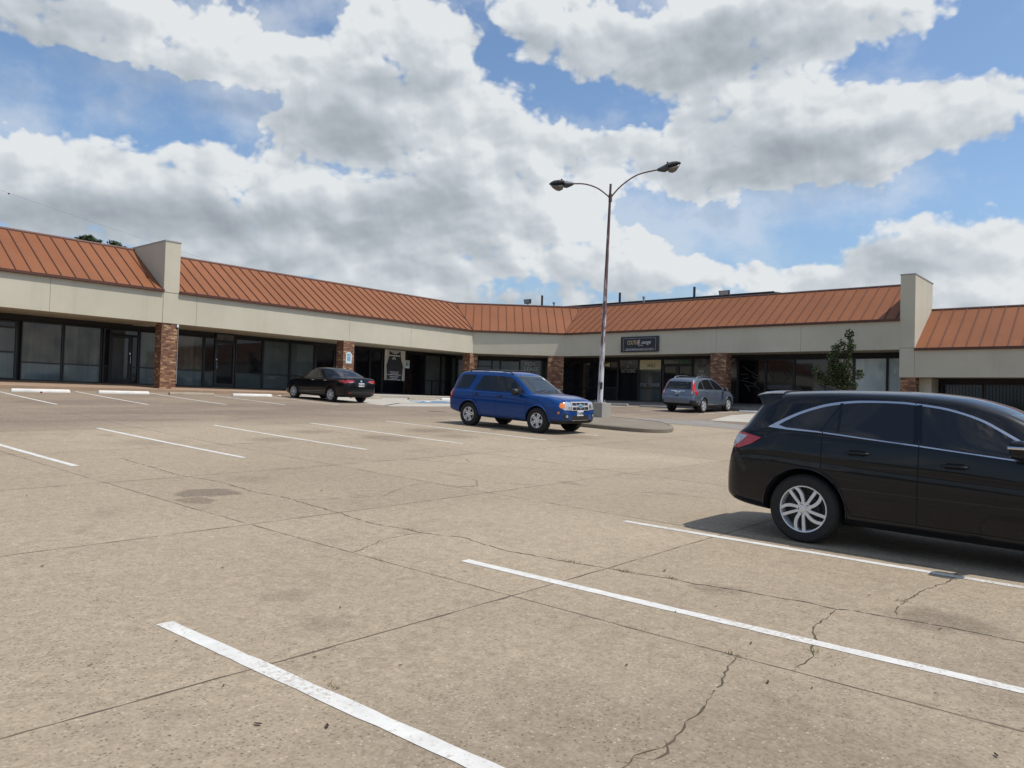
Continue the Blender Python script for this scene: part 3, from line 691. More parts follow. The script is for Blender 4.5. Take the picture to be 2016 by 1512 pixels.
# roof planes: eave line, ridge line
rl = Vector((35.31, 35.07)); rr = Vector((40.8, 29.05))
def roofplane(E0, E1, R0, R1, ze, zr, ribs_from):
    """E0->E1 eave ends, R0->R1 ridge ends (2d).  Ribs stand every 0.51 m square to the eave."""
    E0, E1, R0, R1 = map(Vector, (E0, E1, R0, R1)); d = (E1-E0).normalized(); n = Vector((-d.y, d.x))
    run = (R0-E0).dot(n)
    mb = MB()
    def P3(s, u, dz=0.0):
        q = E0 + d*s + n*(u*run); return (q.x, q.y, ze+(zr-ze)*u+dz)
    s_r0 = (R0-E0).dot(d); s_r1 = (R1-E0).dot(d); L = (E1-E0).length
    top = [P3(0, 0), P3(L, 0), P3(s_r1, 1), P3(s_r0, 1)]
    mb.hexa([(x, y, z-0.06) for x, y, z in top] + top, 0)
    s = ribs_from
    while s < max(L, s_r1)-0.05:
        # limits in u where the rib lies inside the quad
        u0, u1 = 0.0, 1.0
        if s < 0: u0 = max(u0, s/s_r0 if s_r0 < 0 else 1)
        if s < s_r0: u1 = min(u1, s/s_r0)
        if s > L: u0 = max(u0, (s-L)/(s_r1-L)) if s_r1 > L else 1
        if s > s_r1 and s_r1 < L: u1 = min(u1, (L-s)/(L-s_r1))
        if u1-u0 > 0.03:
            w = 0.016
            a, b, c, e = P3(s-w, u0), P3(s+w, u0), P3(s+w, u1), P3(s-w, u1)
            h = 0.05
            mb.hexa([a, b, c, e] + [(x, y, z+h) for x, y, z in (a, b, c, e)], 1)
        s += 0.51
    o = part(mb, 'roof', [MT['roof'], MT['rib']])
    g = MB()
    A, B = E0-n*0.05, E1-n*0.05
    p = [A, B, B+n*0.12, A+n*0.12]
    g.hexa([(q.x, q.y, ze-0.045) for q in p] + [(q.x, q.y, ze+0.055) for q in p])
    part(g, 'gutter', MT['gutter'], o)
    r = MB()
    p = [R0-n*0.06, R1-n*0.06, R1+n*0.22, R0+n*0.22]
    r.hexa([(q.x, q.y, zr-0.08) for q in p] + [(q.x, q.y, zr+0.055) for q in p])
    part(r, 'ridge_cap', MT['ridge'], o)
    u = MB()
    p = [R0-n*0.075, R1-n*0.075, R1-n*0.062, R0-n*0.062]
    u.hexa([(q.x, q.y, zr-0.075) for q in p] + [(q.x, q.y, zr-0.0) for q in p])
    part(u, 'ridge_drip', MT['gutter'], o)
    return o
ev = 0.07
e1 = c1 + Vector((-0.03, -ev)); e2 = c2 + Vector((-ev, 0.03))
roofplane((LX0, 32.1-ev), (15.10, 32.1-ev), (LX0, 35.07), (15.10, 35.07), ZF1, ZR, 0.24)
roofplane((15.77, 32.1-ev), tuple(e1), (15.77, 35.07), tuple(rl), ZF1, ZR, 0.3)
roofplane(tuple(e1), tuple(e2), tuple(rl), tuple(rr), ZF1, ZR, -2.6)
roofplane(tuple(e2), (37.7-ev, 9.37), tuple(rr), (40.8, 9.37), ZF1, ZR, -0.9)
roofplane((37.7-ev, 8.75), (37.7-ev, -14), (40.8, 8.75), (40.8, -14), ZL1, ZLR, 0.46)
# valley flashings
for a, b in ((e1, rl), (e2, rr)):
    mb = MB(); mb.tube([(a.x, a.y, ZF1+0.02), (b.x, b.y, ZR+0.02)], 0.03, 6); part(mb, 'valley_flashing', MT['rib'])
# soffits
def sheet(name, pts, z, th, mat):
    mb = MB(); n = len(pts)
    mb.prism(pts, lambda a, b: (a, b, z), lambda a, b: (a, b, z+th)); return part(mb, name, mat)
w1 = Vector((35.47, 34.9)); w2 = Vector((39.75, 30.2))
ci1 = c1 - cn*0.25; ci2 = c2 - cn*0.25
sheet('soffit', [(LX0, 32.36), (c1.x+0.1, 32.36), (w1.x, 35.0), (LX0, 35.0)], ZF0+0.03, 0.05, MT['soffit'])
sheet('soffit', [(c1.x+0.1, 32.36), (37.96, c2.y+0.1), (39.8, 30.2), (35.47, 35.0)], ZF0+0.031, 0.05, MT['soffit'])
sheet('soffit', [(37.96, c2.y+0.1), (37.96, 9.37), (39.8, 9.37), (39.8, 30.2)], ZF0+0.03, 0.05, MT['soffit'])
sheet('soffit', [(37.96, 8.75), (37.96, -14), (39.8, -14), (39.8, 8.75)], ZL0+0.03, 0.05, MT['soffit'])
# flat roof deck and rear walls
mb = MB()
mb.prism([(LX0, 35.2), (35.45, 35.2), (40.95, 29.1), (40.95, 9.4), (50, 12.6), (50, 48), (LX0, 48)], lambda a, b: (a, b, 7.2), lambda a, b: (a, b, 7.35))
mb.box((40.95, -14, 5.9), (50, 8.8, 6.05))
part(mb, 'roof_deck', MT['tar'])
mb = MB()
mb.box((LX0, 47.8, 0), (50, 48.1, 7.2)); mb.box((49.8, 12.6, 0), (50.1, 47.8, 7.2)); mb.box((49.8, -14, 0), (50.1, 12.6, 5.9)); mb.box((LX0-0.2, 32.4, 0), (LX0, 48, 7.2)); mb.box((38, -14.2, 0), (50, -14, 5.9))
part(mb, 'rear_wall', MT['backwall'])
# brick pillars
def pillar(x0, y0, x1, y1, z0, z1, rot=None):
    mb = MB()
    if rot is None: mb.box((x0, y0, z0), (x1, y1, z1))
    else:
        o, d, n, w, t = rot
        p = [o, o+d*w, o+d*w-n*t, o-n*t]
        mb.hexa([(q.x, q.y, z0) for q in p] + [(q.x, q.y, z1) for q in p])
    return part(mb, 'brick_pillar', MT['brick'], bevel=0.012)
for x in (5.78, 15.10, 24.42):
    pillar(x, 32.11, x+0.68, 32.68, gz(x, 31.6)-0.1, ZF0+0.02)
pillar(33.72, 32.09, 34.40, 32.7, 1.4, ZF0+0.021)
pillar(0, 0, 0, 0, 1.4, ZF0+0.02, (c1+cd*4.55-cn*0.02, cd, cn, 0.95, 0.6))
pillar(37.69, 17.62, 38.35, 18.50, 1.3, ZF0+0.02)
pillar(37.72, 8.70, 38.35, 9.33, 0.9, ZL0)
pillar(37.72, -2.3, 38.35, -1.6, 0.4, ZL0+0.02)
mb = MB(); mb.box((38.36, 8.2, 0.8), (39.7, 8.74, ZL0)); mb.box((37.9, 9.34, 1.2), (39.7, 9.40, ZF0)); part(mb, 'end_wall', MT['stucco'])
mb = MB(); mb.box((15.72, 32.06, 4.28), (15.80, 32.108, 4.40)); part(mb, 'junction_box', MT['white'])
mb = MB(); mb.tube([(15.79, 32.09, 4.3), (15.79, 32.09, 2.9), (15.79, 32.09, 1.9)], 0.012, 6); part(mb, 'conduit', MT['capmetal'])

# storefronts.  plane: origin, along direction, outward normal
class Plane:
    def __init__(s, o, d, n):
        s.o = Vector((*o, 0)); s.d = Vector((*d, 0)).normalized(); s.n = Vector((*n, 0)).normalized()
        s.M = frame_matrix(s.o, s.d, s.n, (0, 0, 1))
    def tm(s, a, z, t=0.0):        # matrix for lettering facing outwards
        return frame_matrix(s.o + s.d*a + s.n*t + Vector((0, 0, z)), s.d, (0, 0, 1), s.n)
PLf = Plane((0, 34.9), (1, 0), (0, -1))
PCh = Plane(tuple(c1 - cn*3.0), tuple(cd), tuple(cn))
PRt = Plane((39.75, 0), (0, -1), (-1, 0))
def window(pl, s0, s1, z0, z1, rails, mats, name='window', bar=0.045, vsplit=()):
    """framed bay; rails = heights of horizontal bars; mats = pane material from the bottom up"""
    f = MB(pl.M)
    f.box((s0, -0.06, z0), (s0+bar, 0.05, z1)); f.box((s1-bar, -0.06, z0), (s1, 0.05, z1))
    f.box((s0+bar, -0.06, z0), (s1-bar, 0.05, z0+bar)); f.box((s0+bar, -0.06, z1-bar), (s1-bar, 0.05, z1))
    for r in rails: f.box((s0+bar, -0.06, r-bar*0.55), (s1-bar, 0.048, r+bar*0.55))
    zs = [z0] + list(rails) + [z1]
    o = part(f, name, MT['frame'])
    for i, m in enumerate(mats):
        e = bar*0.55 if 0 < i else bar; e2 = bar*0.55 if i < len(mats)-1 else bar
        p = MB(pl.M); p.box((s0+bar, -0.03, zs[i]+e), (s1-bar, -0.015, zs[i+1]-e2)); part(p, 'pane', MT[m], o)
    for v in vsplit:
        p = MB(pl.M); p.box((v-0.025, -0.012, z0+bar), (v+0.025, 0.047, (rails[0] if rails else z1)-bar*0.55)); part(p, 'mullion', MT['frame'], o)
    return o
def door(pl, s0, s1, z0, z1, glass='g_dark', hside=1):
    f = MB(pl.M); b = 0.10
    f.box((s0, -0.08, z0), (s0+b, 0.02, z1)); f.box((s1-b, -0.08, z0), (s1, 0.02, z1)); f.box((s0+b, -0.08, z0), (s1-b, 0.02, z0+0.2)); f.box((s0+b, -0.08, z1-0.1), (s1-b, 0.02, z1))
    o = part(f, 'door', MT['frame'])
    p = MB(pl.M); p.box((s0+b, -0.05, z0+0.2), (s1-b, -0.035, z1-0.1)); part(p, 'pane', MT[glass], o)
    x = s1-0.06 if hside > 0 else s0+0.06
    hd = MB(pl.M); hd.tube([(x, 0.02, z0+0.85), (x, 0.075, z0+0.9), (x, 0.075, z0+1.2), (x, 0.02, z0+1.25)], 0.013, 6); part(hd, 'handle', MT['satin'], o)
    lk = MB(pl.M); lk.box((x-0.025, 0.02, z0+1.30), (x+0.025, 0.035, z0+1.37)); part(lk, 'lock', MT['satin'], o)
    return o
ZB = 1.83
hb = MB()
hb.box((LX0, 34.93, 4.20), (36.5, 35.2, 4.45)); hb.box((39.78, 9.4, 4.18), (40.0, 30.6, 4.45)); hb.box((39.79, -14, 2.95), (40.0, 8.7, 3.2))
part(hb, 'header', MT['header'])
mb = MB(PCh.M); mb.box((-1.1, -0.3, 4.20), (5.3, -0.03, 4.45)); part(mb, 'header', MT['header'])
mb = MB(); mb.box((LX0, 35.0, 1.6), (36.5, 35.2, 4.2)); mb.box((39.86, 9.4, 1.6), (40.0, 30.6, 4.2)); mb.box((39.86, -14, 0.4), (40.0, 8.7, 2.95)); part(mb, 'shop_wall', MT['header'])
mb = MB(PCh.M); mb.box((-1.1, -0.3, 1.6), (5.4, -0.1, 4.2)); part(mb, 'shop_wall', MT['header'])
L = lambda *a, **k: window(PLf, *a, **k)
L(2.0, 4.6, ZB, 4.2, [2.56], ['g_film', 'g_curt']); L(4.6, 7.4, ZB, 4.2, [2.93], ['g_film', 'g_curt2']); L(7.4, 10.66, ZB+0.02, 4.16, [2.93, 3.9], ['g_film', 'g_curt2', 'g_dark'], bar=0.06)
L(10.80, 12.33, ZB, 4.2, [2.56], ['g_film', 'g_curt']); L(12.35, 13.86, ZB, 4.2, [2.57], ['g_film', 'g_curt'])
L(13.90, 14.20, ZB, 4.2, [2.57], ['g_dark', 'g_black']); door(PLf, 14.20, 15.10, ZB, 3.93, 'g_grey'); L(14.20, 15.42, 3.95, 4.2, [], ['g_grey']); L(15.10, 15.42, ZB, 3.93, [2.58], ['g_dark', 'g_dark'])
L(15.44, 17.06, ZB, 4.2, [2.59], ['g_film', 'g_curt2'])
L(17.08, 18.44, ZB, 4.2, [2.59], ['g_film', 'g_curt']); L(18.46, 19.03, ZB, 4.2, [2.58], ['g_slate', 'g_black'])
door(PLf, 19.03, 20.05, ZB, 4.04, 'g_dark', -1)
p = L(19.03, 20.05, 4.06, 4.42, [], ['greyvinyl']); text = reparent(text_mesh('number', '111', 0.17, MT['ink'], PLf.tm(19.56, 4.22, 0.0)), p)
L(20.07, 21.57, ZB, 4.3, [2.57], ['g_slate', 'g_dark']); L(21.59, 23.13, ZB, 4.3, [2.58], ['g_slate', 'g_slate']); L(23.15, 24.66, ZB, 4.3, [2.59], ['g_slate', 'g_slate'])
door(PLf, 24.70, 26.0, ZB, 4.2, 'g_black'); L(26.02, 27.3, ZB, 4.2, [], ['g_black'])
L(27.32, 28.4, ZB, 4.3, [], ['g_black']); L(28.42, 29.3, ZB, 4.3, [], ['g_black']); L(29.32, 31.02, ZB, 4.3, [], ['g_black']); L(31.04, 32.66, ZB, 4.3, [], ['g_black'])
L(32.68, 34.02, ZB, 4.3, [2.72], ['g_grey', 'g_grey'], vsplit=(33.3,)); L(34.04, 34.5, ZB, 4.3, [2.70], ['g_grey', 'g_grey']); L(34.52, 34.95, ZB, 4.3, [], ['g_black']); L(34.97, 35.4, ZB, 4.3, [], ['g_slate'])
Cw = lambda *a, **k: window(PCh, *a, **k)
Cw(-0.98, 0.26, ZB, 4.2, [], ['g_dark']); Cw(0.28, 1.18, ZB, 4.2, [3.55, 3.80], ['g_slate', 'g_slate', 'g_slate']); Cw(1.2, 1.72, ZB, 4.2, [2.6], ['g_dark', 'g_slate']); Cw(1.74, 2.96, ZB, 4.2, [2.6], ['g_grey', 'g_slate'])
fl = Cw(2.98, 4.5, ZB, 4.3, [2.6], ['g_grey', 'g_slate']); Cw(4.52, 5.2, ZB, 4.2, [], ['g_slate'])
Rw = lambda y0, y1, *a, **k: window(PRt, -y0, -y1, *a, **k)
Rw(30.1, 28.2, ZB, 4.2, [2.6], ['g_dark', 'g_dark']); Rw(28.18, 26.9, ZB, 4.2, [2.6], ['g_dark', 'g_dark']); Rw(26.88, 25.5, ZB, 4.2, [2.6], ['g_dark', 'g_black'])
bp = Rw(25.48, 24.06, ZB, 4.32, [], ['g_black'])
nw = Rw(24.04, 22.52, ZB, 4.3, [2.6], ['g_slate', 'g_grey'])
door(PRt, -22.48, -21.53, ZB, 3.95, 'g_dark', 1); door(PRt, -21.52, -20.6, ZB, 3.95, 'g_dark', -1); tw = Rw(22.48, 20.6, 3.97, 4.3, [], ['g_grey'])
mw = Rw(20.56, 18.56, ZB, 4.3, [2.6], ['g_dark', 'g_grey']); iw = Rw(18.54, 17.9, ZB, 4.3, [], ['g_black'])
aw = Rw(17.88, 16.36, ZB, 4.2, [], ['g_black']); pw = Rw(16.34, 14.86, ZB, 4.2, [], ['g_black']); Rw(14.84, 12.95, ZB, 4.2, [], ['g_dark']); rw = Rw(12.93, 11.92, ZB, 4.2, [], ['g_dark'])
Rw(11.90, 10.40, ZB, 4.2, [], ['g_pale']); Rw(10.38, 9.42, ZB, 4.2, [], ['g_pale'])
for k in range(9):
    Rw(8.1-1.7*k, 8.1-1.7*(k+1)+0.04, 1.06, 2.95, [], ['g_black' if k % 3 else 'g_dark'])

# lettering that belongs to the glass
LET = MT['dimwhite']
def let(win, s, z, body, size, mat=LET, sx=0.6, pl=PRt, shear=0.0, bold=0.0):
    return reparent(text_mesh('lettering', body, size, mat, pl.tm(s, z, 0.03), None, sx, shear, bold=bold), win)
let(bp, -24.72, 4.10, 'BODY PIERCING', 0.32, sx=0.50); let(bp, -24.8, 3.86, '&', 0.24, sx=0.7); let(bp, -24.78, 3.61, 'TATTOOING', 0.32, sx=0.55)
let(nw, -23.68, 2.79, 'STYLIST', 0.26, sx=0.52); let(nw, -22.90, 2.79, 'BRAIDER', 0.26, sx=0.52); let(nw, -23.25, 3.52, 'PEDI', 0.24, MT['greentext'], 0.8)
let(mw, -20.03, 3.55, 'MEN', 0.22, MT['white'], 0.75); let(mw, -20.03, 3.34, 'WOMEN', 0.2, MT['white'], 0.65); let(mw, -20.05, 3.88, 'KIDS', 0.26, MT['greyvinyl'], 0.9)
let(iw, -18.56, 4.15, 'TATTOOING', 0.28, sx=0.62); let(iw, -18.52, 3.60, 'PIERCING', 0.30, sx=0.6)
mb = MB(PRt.M); mb.box((-18.5, 0.005, 3.24), (-17.96, 0.012, 4.0)); part(mb, 'backing_sheet', MT['g_grey'], iw)
mb = MB(PRt.M)
for i, w in enumerate((0.09, 0.13, 0.11, 0.13, 0.08, 0.12)): mb.box((-21.5+i*0.17, 0.0, 4.04), (-21.5+i*0.17+w, 0.008, 4.24))
part(mb, 'lettering', MT['greentext'], tw)
# etched tattoo artwork: loose strokes
mb = MB(PRt.M); R = random.Random(3)
for st in ([(-17.62,3.85),(-17.3,3.62),(-16.95,3.42),(-16.72,3.3)], [(-17.72,3.40),(-17.35,3.42),(-17.3,3.2),(-17.6,3.18)], [(-17.7,3.08),(-17.35,3.02),(-17.0,2.9),(-16.75,3.1)], [(-17.5,2.86),(-17.3,2.7),(-17.2,2.5)], [(-17.1,3.35),(-16.9,3.2),(-16.7,3.25)], [(-17.0,2.9),(-16.8,2.72),(-16.65,2.6)], [(-17.35,2.8),(-17.0,2.75),(-16.85,2.95)]):
    mb.tube([(a, 0.012, z) for a, z in st], R.uniform(0.018, 0.035), 5)
part(mb, 'artwork', MT['dimvinyl'], aw)
mb = MB(PRt.M)
for i in range(5): mb.box((-15.86+i*0.11, 0.004, 2.98), (-15.81+i*0.11, 0.012, 3.55-abs(i-2)*0.04))
mb.box((-16.25, 0.004, 2.62), (-14.95, 0.010, 2.86)); mb.box((-16.2, 0.011, 2.7), (-15.0, 0.014, 2.72))
for st in ([(-16.25,3.55),(-16.2,3.85),(-15.75,3.95),(-15.6,4.05),(-15.45,3.95),(-15.05,3.85),(-14.98,3.5)], [(-16.2,3.5),(-16.05,3.25),(-15.9,3.1)], [(-15.0,3.45),(-15.15,3.2),(-15.3,3.1)], [(-16.1,3.6),(-15.95,3.4),(-15.95,3.0)], [(-15.1,3.5),(-15.25,3.35),(-15.3,3.0)]):
    mb.tube([(a, 0.012, z) for a, z in st], 0.022, 5)
part(mb, 'artwork', MT['dimvinyl'], pw)
let(fl, 3.72, 4.02, 'FOR', 0.36, MT['palevinyl'], 1.0, PCh, bold=0.006).data.transform(Matrix.Translation((-0.05, 0.05, 0)))
let(fl, 3.72, 3.70, 'LEASE', 0.36, MT['palevinyl'], 1.0, PCh, bold=0.006)
mb = MB(PCh.M); mb.box((3.15, 0.03, 3.46), (4.3, 0.036, 3.475)); part(mb, 'lettering', MT['palevinyl'], fl)
# barred storefront of the lower section: thin grille bars
mb = MB(PRt.M)
for k in range(40): mb.tube([(-7.9+k*0.13, 0.06, 1.1), (-7.9+k*0.13, 0.06, 2.9)], 0.008, 5)
part(mb, 'window_grille', MT['dimvinyl'])

# rooftop pipes (parts of the plaza)
for (x, y, z) in ((43, 34.07, 9.17), (43, 27.6, 8.92), (43, 22.27, 8.90)):
    mb = MB(); mb.tube([(x, y, 7.3), (x, y, z)], 0.075, 10); part(mb, 'vent_pipe', MT['pipe'], smooth=50)
for (x, y, z) in ((43, 33.0, 8.5), (43, 25.8, 8.42)):
    mb = MB(); mb.tube([(x, y, 7.3), (x, y, z)], 0.05, 8); mb.tube([(x, y, z), (x, y, z+0.12)], 0.1, 8); part(mb, 'roof_vent', MT['capmetal'])
# floodlights on the roof
def floodlight(x, y, z0, z, label, w=0.26):
    e = empty('floodlight', (x, y, z0)); tag(e, label, 'floodlight', 'floodlights on the plaza roof')
    h = MB(); h.hexa([(-0.10, -w, z-z0), (0.06, -w, z-z0), (0.06, w, z-z0), (-0.10, w, z-z0), (-0.16, -w*1.1, z-z0+0.30), (0.10, -w*0.9, z-z0+0.34), (0.10, w*0.9, z-z0+0.34), (-0.16, w*1.1, z-z0+0.30)])
    h.build('housing', MT['pipe'], e)
    l = MB(); l.hexa([(-0.115, -w*.9, z-z0+.03), (-0.105, -w*.9, z-z0+.03), (-0.105, w*.9, z-z0+.03), (-0.115, w*.9, z-z0+.03), (-0.165, -w*.95, z-z0+.27), (-0.155, -w*.95, z-z0+.27), (-0.155, w*.95, z-z0+.27), (-0.165, w*.95, z-z0+.27)])
    l.build('lens', MT['clear'], e)
    s = MB(); s.tube([(0, 0, 0), (0, 0, z-z0)], 0.03, 8); s.build('stem', MT['pipe'], e)
floodlight(43, 35.36, 7.35, 8.66, 'small box floodlight on a stem, left of the tallest roof pipe')
floodlight(43, 20.29, 7.35, 8.22, 'small box floodlight on the dark rear roof, right of the roof pipes', 0.3)
# darker building behind the right wing
b2 = tag(empty('rear_building', (56, 26, 1)), 'low building with a dark gravel roof edge behind the right wing', 'building')
mb = MB(); mb.box((46.1, 18.7, 0.5), (60, 40, 8.2)); reparent(mb.build('wall', MT['backwall']), b2)
mb = MB()
mb.prism([(46.0, 8.2), (46.0, 8.74), (53, 9.3), (60.1, 8.74), (60.1, 8.2)], lambda a, b: (a, 18.55, b), lambda a, b: (a, 40.2, b)); reparent(mb.build('roof', MT['tar']), b2)
mb = MB(); mb.box((45.93, 18.5, 8.62), (46.0, 40.2, 8.76)); reparent(mb.build('roof_edge', MT['pipe']), b2)

# ------------------------------------------------------------------ signs fixed to the shops
def couture():
    e = empty('shop_sign', (37.66, 22.78, 5.0)); tag(e, 'dark rectangular shop sign reading COUTURE Lounge on the right fascia', 'sign')
    pl = Plane((37.66, 22.78), (0, -1), (-1, 0))
    def q(mb, name, mat, par=e, **k): return reparent(mb.build(name, mat, **k), par)
    W2, H2 = 1.22, 0.435; z = 5.0
    mb = MB(pl.M); mb.box((-W2, 0, z-H2), (W2, 0.05, z+H2)); panel = q(mb, 'panel', MT['navy'], bevel=0.012)
    mb = MB(pl.M); iw, ih, t = 1.05, 0.345, 0.016
    for a in (((-iw, ih-t), (iw, ih)), ((-iw, -ih), (iw, -ih+t)), ((-iw, -ih+t), (-iw+t, ih-t)), ((iw-t, -ih+t), (iw, ih-t)), ((-iw+0.1, -ih+0.10), (iw-0.1, -ih+0.113))):
        mb.box((a[0][0], 0.051, z+a[0][1]), (a[1][0], 0.056, z+a[1][1]))
    q(mb, 'border', MT['dimwhite'])
    reparent(text_mesh('lettering', 'COUTURE', 0.33, MT['gold'], pl.tm(-0.36, z+0.09, 0.055), sx=0.55), e)
    reparent(text_mesh('lettering', 'ounge', 0.30, MT['white'], pl.tm(0.42, z+0.10, 0.056), sx=0.8, shear=0.45), e)
    mb = MB(pl.M); mb.tube([(0.0, 0.062, z+0.27), (-0.04, 0.062, z+0.1), (-0.05, 0.062, z-0.08), (0.02, 0.062, z-0.1), (0.14, 0.062, z-0.05), (0.24, 0.062, z-0.10)], 0.011, 5); q(mb, 'lettering', MT['white'])
    reparent(text_mesh('lettering', '380.391.0703  4800 McCart Ave 3700, Fort Worth, TX 76133', 0.088, MT['white'], pl.tm(0, z-0.295, 0.055), sx=0.76), e)
couture()
def ada_sign(pl, s, z, w, h, label, round_top=False, dark=False):
    o = pl.o + pl.d*s + Vector((0, 0, z)); e = empty('parking_sign', o); tag(e, label, 'sign', 'accessible parking signs')
    mb = MB(pl.M); mb.box((s-w, 0.0, z-h), (s+w, 0.015, z+h)); reparent(mb.build('panel', MT['signpale'], bevel=0.004), e)
    if round_top: mb = MB(pl.M); mb.box((s-w*.6, 0.0, z+h+0.002), (s+w*.6, 0.014, z+h+0.07)); reparent(mb.build('header', MT['signpale']), e)
    mb = MB(pl.M); mb.box((s-w*.52, 0.016, z-h*.45), (s+w*.52, 0.019, z+h*.25)); reparent(mb.build('symbol_square', MT['signblue' if not dark else 'ink']), e)
    mb = MB(pl.M); mb.box((s-0.02, 0.0195, z-h*.2), (s+0.015, 0.021, z+h*.12)); mb.box((s-0.03, 0.0195, z-h*.35), (s+0.05, 0.021, z-h*.22)); mb.box((s-0.02, 0.0195, z+h*.14), (s+0.01, 0.021, z+h*.2)); reparent(mb.build('symbol', MT['signpale']), e)
    reparent(text_mesh('lettering', 'RESERVED\nPARKING', 0.07, MT['signblue' if not dark else 'ink'], pl.tm(s, z+h*.62, 0.016), sx=0.75), e)
ada_sign(Plane((0, 32.105), (1, 0), (0, -1)), 24.76, 3.53, 0.185, 0.26, 'pale blue accessible parking sign with raised header on the brick pillar', True)
ada_sign(Plane((0, 34.86), (1, 0), (0, -1)), 31.21, 3.63, 0.17, 0.235, 'grey accessible parking sign on black glass beside the curtain poster', dark=True)
def poster():
    e = empty('poster', (30.2, 34.84, 3.5)); tag(e, 'black poster framed by printed white curtains on the black shop glass', 'poster')
    pl = Plane((0, 34.84), (1, 0), (0, -1)); x0, x1, z0, z1 = 29.44, 31.0, 2.62, 4.40
    mb = MB(pl.M); mb.box((x0+0.1, 0, z0+0.05), (x1-0.1, 0.006, z1)); reparent(mb.build('panel', MT['ink']), e)
    mb = MB(pl.M)
    for sgn, xa in ((1, x0), (-1, x1)):
        pts = [(0, z1), (0.36, z1), (0.30, 3.9), (0.13, 3.45), (0.19, 3.1), (0.20, z0), (0.0, z0), (0.0, 3.1), (-0.0, 3.5)]
        poly = [(xa+sgn*a, b) for a, b in pts]
        mb.prism(poly, lambda a, b: (a, 0.007, b), lambda a, b: (a, 0.016, b))
    c = MB(pl.M); n = 10
    sw = [(x0+0.34+(x1-x0-0.68)*k/n, z1-0.02-0.22*sin(pi*k/n)) for k in range(n+1)] + [(x1-0.34, z1), (x0+0.34, z1)]
    mb.prism(sw, lambda a, b: (a, 0.008, b), lambda a, b: (a, 0.015, b))
    reparent(mb.build('printed_curtain', MT['curtainprint']), e)
    mb = MB(pl.M); R = random.Random(9)
    for z, w, h in ((4.07, 0.42, 0.07), (3.12, 0.36, 0.035), (3.04, 0.28, 0.035), (2.95, 0.5, 0.045), (2.84, 0.34, 0.04), (2.75, 0.27, 0.04), (2.66, 0.52, 0.04)):
        x = 30.2-w
        while x < 30.2+w:
            l = R.uniform(0.03, 0.10); mb.box((x, 0.0065, z-h/2), (min(x+l, 30.2+w), 0.010, z+h/2)); x += l+0.025
    for k in range(7):
        a = k*0.5; mb.box((30.12+0.09*cos(a), 0.0065, 3.86+0.09*sin(a)-0.03), (30.19+0.09*cos(a), 0.010, 3.86+0.09*sin(a)+0.03))
    reparent(mb.build('lettering', MT['white']), e)
MT['curtainprint'] = m_curtain('curtain_print', (0.30, 0.28, 0.24), (0.58, 0.56, 0.50), False)
poster()
def nails():
    e = empty('window_board', (39.7, 23.27, 3.98)); tag(e, 'pale yellow board reading NAILS in the upper shop window', 'sign')
    pl = Plane((39.74, 0), (0, -1), (-1, 0))
    mb = MB(pl.M); mb.box((-23.99, 0.0, 3.70), (-22.57, 0.02, 4.25)); reparent(mb.build('panel', MT['yellow']), e)
    reparent(text_mesh('lettering', 'NAILS', 0.32, MT['ink'], pl.tm(-23.22, 3.93, 0.022), sx=0.62, shear=0.12), e)
nails()
mb = MB(); mb.hexa([(39.70, 26.5, 3.95), (39.72, 26.5, 3.95), (39.72, 26.08, 3.88), (39.70, 26.08, 3.88), (39.70, 26.5, 3.98), (39.72, 26.5, 3.98), (39.72, 26.08, 4.12), (39.70, 26.08, 4.12)])
o = mb.build('window_placard', MT['yellow']); tag(o, 'small yellowish wedge placard in the dark window left of the lettering', 'placard')
mb = MB(PRt.M); mb.box((-12.75, 0.02, 3.86), (-12.05, 0.03, 4.16)); o = mb.build('window_placard', MT['signpale']); tag(o, 'pale placard with red letters in the window behind the sapling', 'placard')
R = random.Random(2); mb = MB(PRt.M)
for k in range(5): mb.box((-12.7+k*0.13, 0.031, 3.90), (-12.62+k*0.13, 0.034, 4.10-R.uniform(0, .05)))
l = mb.build('lettering', MT['red'], o)

# ------------------------------------------------------------------ wheel stops
def stop_mesh(mat):
    mb = MB(); Ls = 0.93
    prof = [(-0.085, 0.0), (-0.085, 0.06), (-0.055, 0.12), (0.055, 0.12), (0.085, 0.06), (0.085, 0.0)]
    mb.prism(prof, lambda a, b: (-Ls, a, b), lambda a, b: (Ls, a, b))
    for v in range(len(mb.v)):
        x, y, z = mb.v[v]
        if z > 0.1: mb.v[v] = (x*0.965, y, z)
    return mb.build('wheel_stop', mat, bevel=0.012, smooth=35)
sw, st, sg = stop_mesh(MT['whitestop']), stop_mesh(MT['tanstop']), stop_mesh(MT['block'])
STOPS = [(sw, 7.3, 30.2, 0, 'white wheel stop at the left wing, mostly out of frame'), (sw, 10.03, 30.2, 0, 'white wheel stop with a red scrap beside it, left of the brick pillar'), (sw, 12.86, 30.2, 0, 'white wheel stop right in front of the dark glass door'),
         (st, 15.5, 30.15, 0, 'bare tan wheel stop in front of the tall left brick pillar'), (sw, 18.2, 30.15, 0, 'white wheel stop left of the parked black sedan'),
         (st, 24.2, 29.9, 0, 'bare concrete wheel stop beyond the tail of the black sedan'), (st, 27.6, 29.6, 0, 'grey tan wheel stop behind the blue parking symbol'), (sw, 29.9, 29.6, 0, 'pale wheel stop just left of the blue SUV on the pale pad'),
         (sg, 35.6, 23.1, 1, 'pale grey wheel stop just right of the lamp post base'), (sg, 35.6, 20.5, 1, 'pale grey wheel stop left of the silver blue SUV'), (sw, 36.1, 15.2, 1, 'whitish wheel stop right of the silver blue SUV, on the pale pad'), (sw, 36.1, 12.6, 1, 'whitish wheel stop hidden behind the near black SUV')]
used = set()
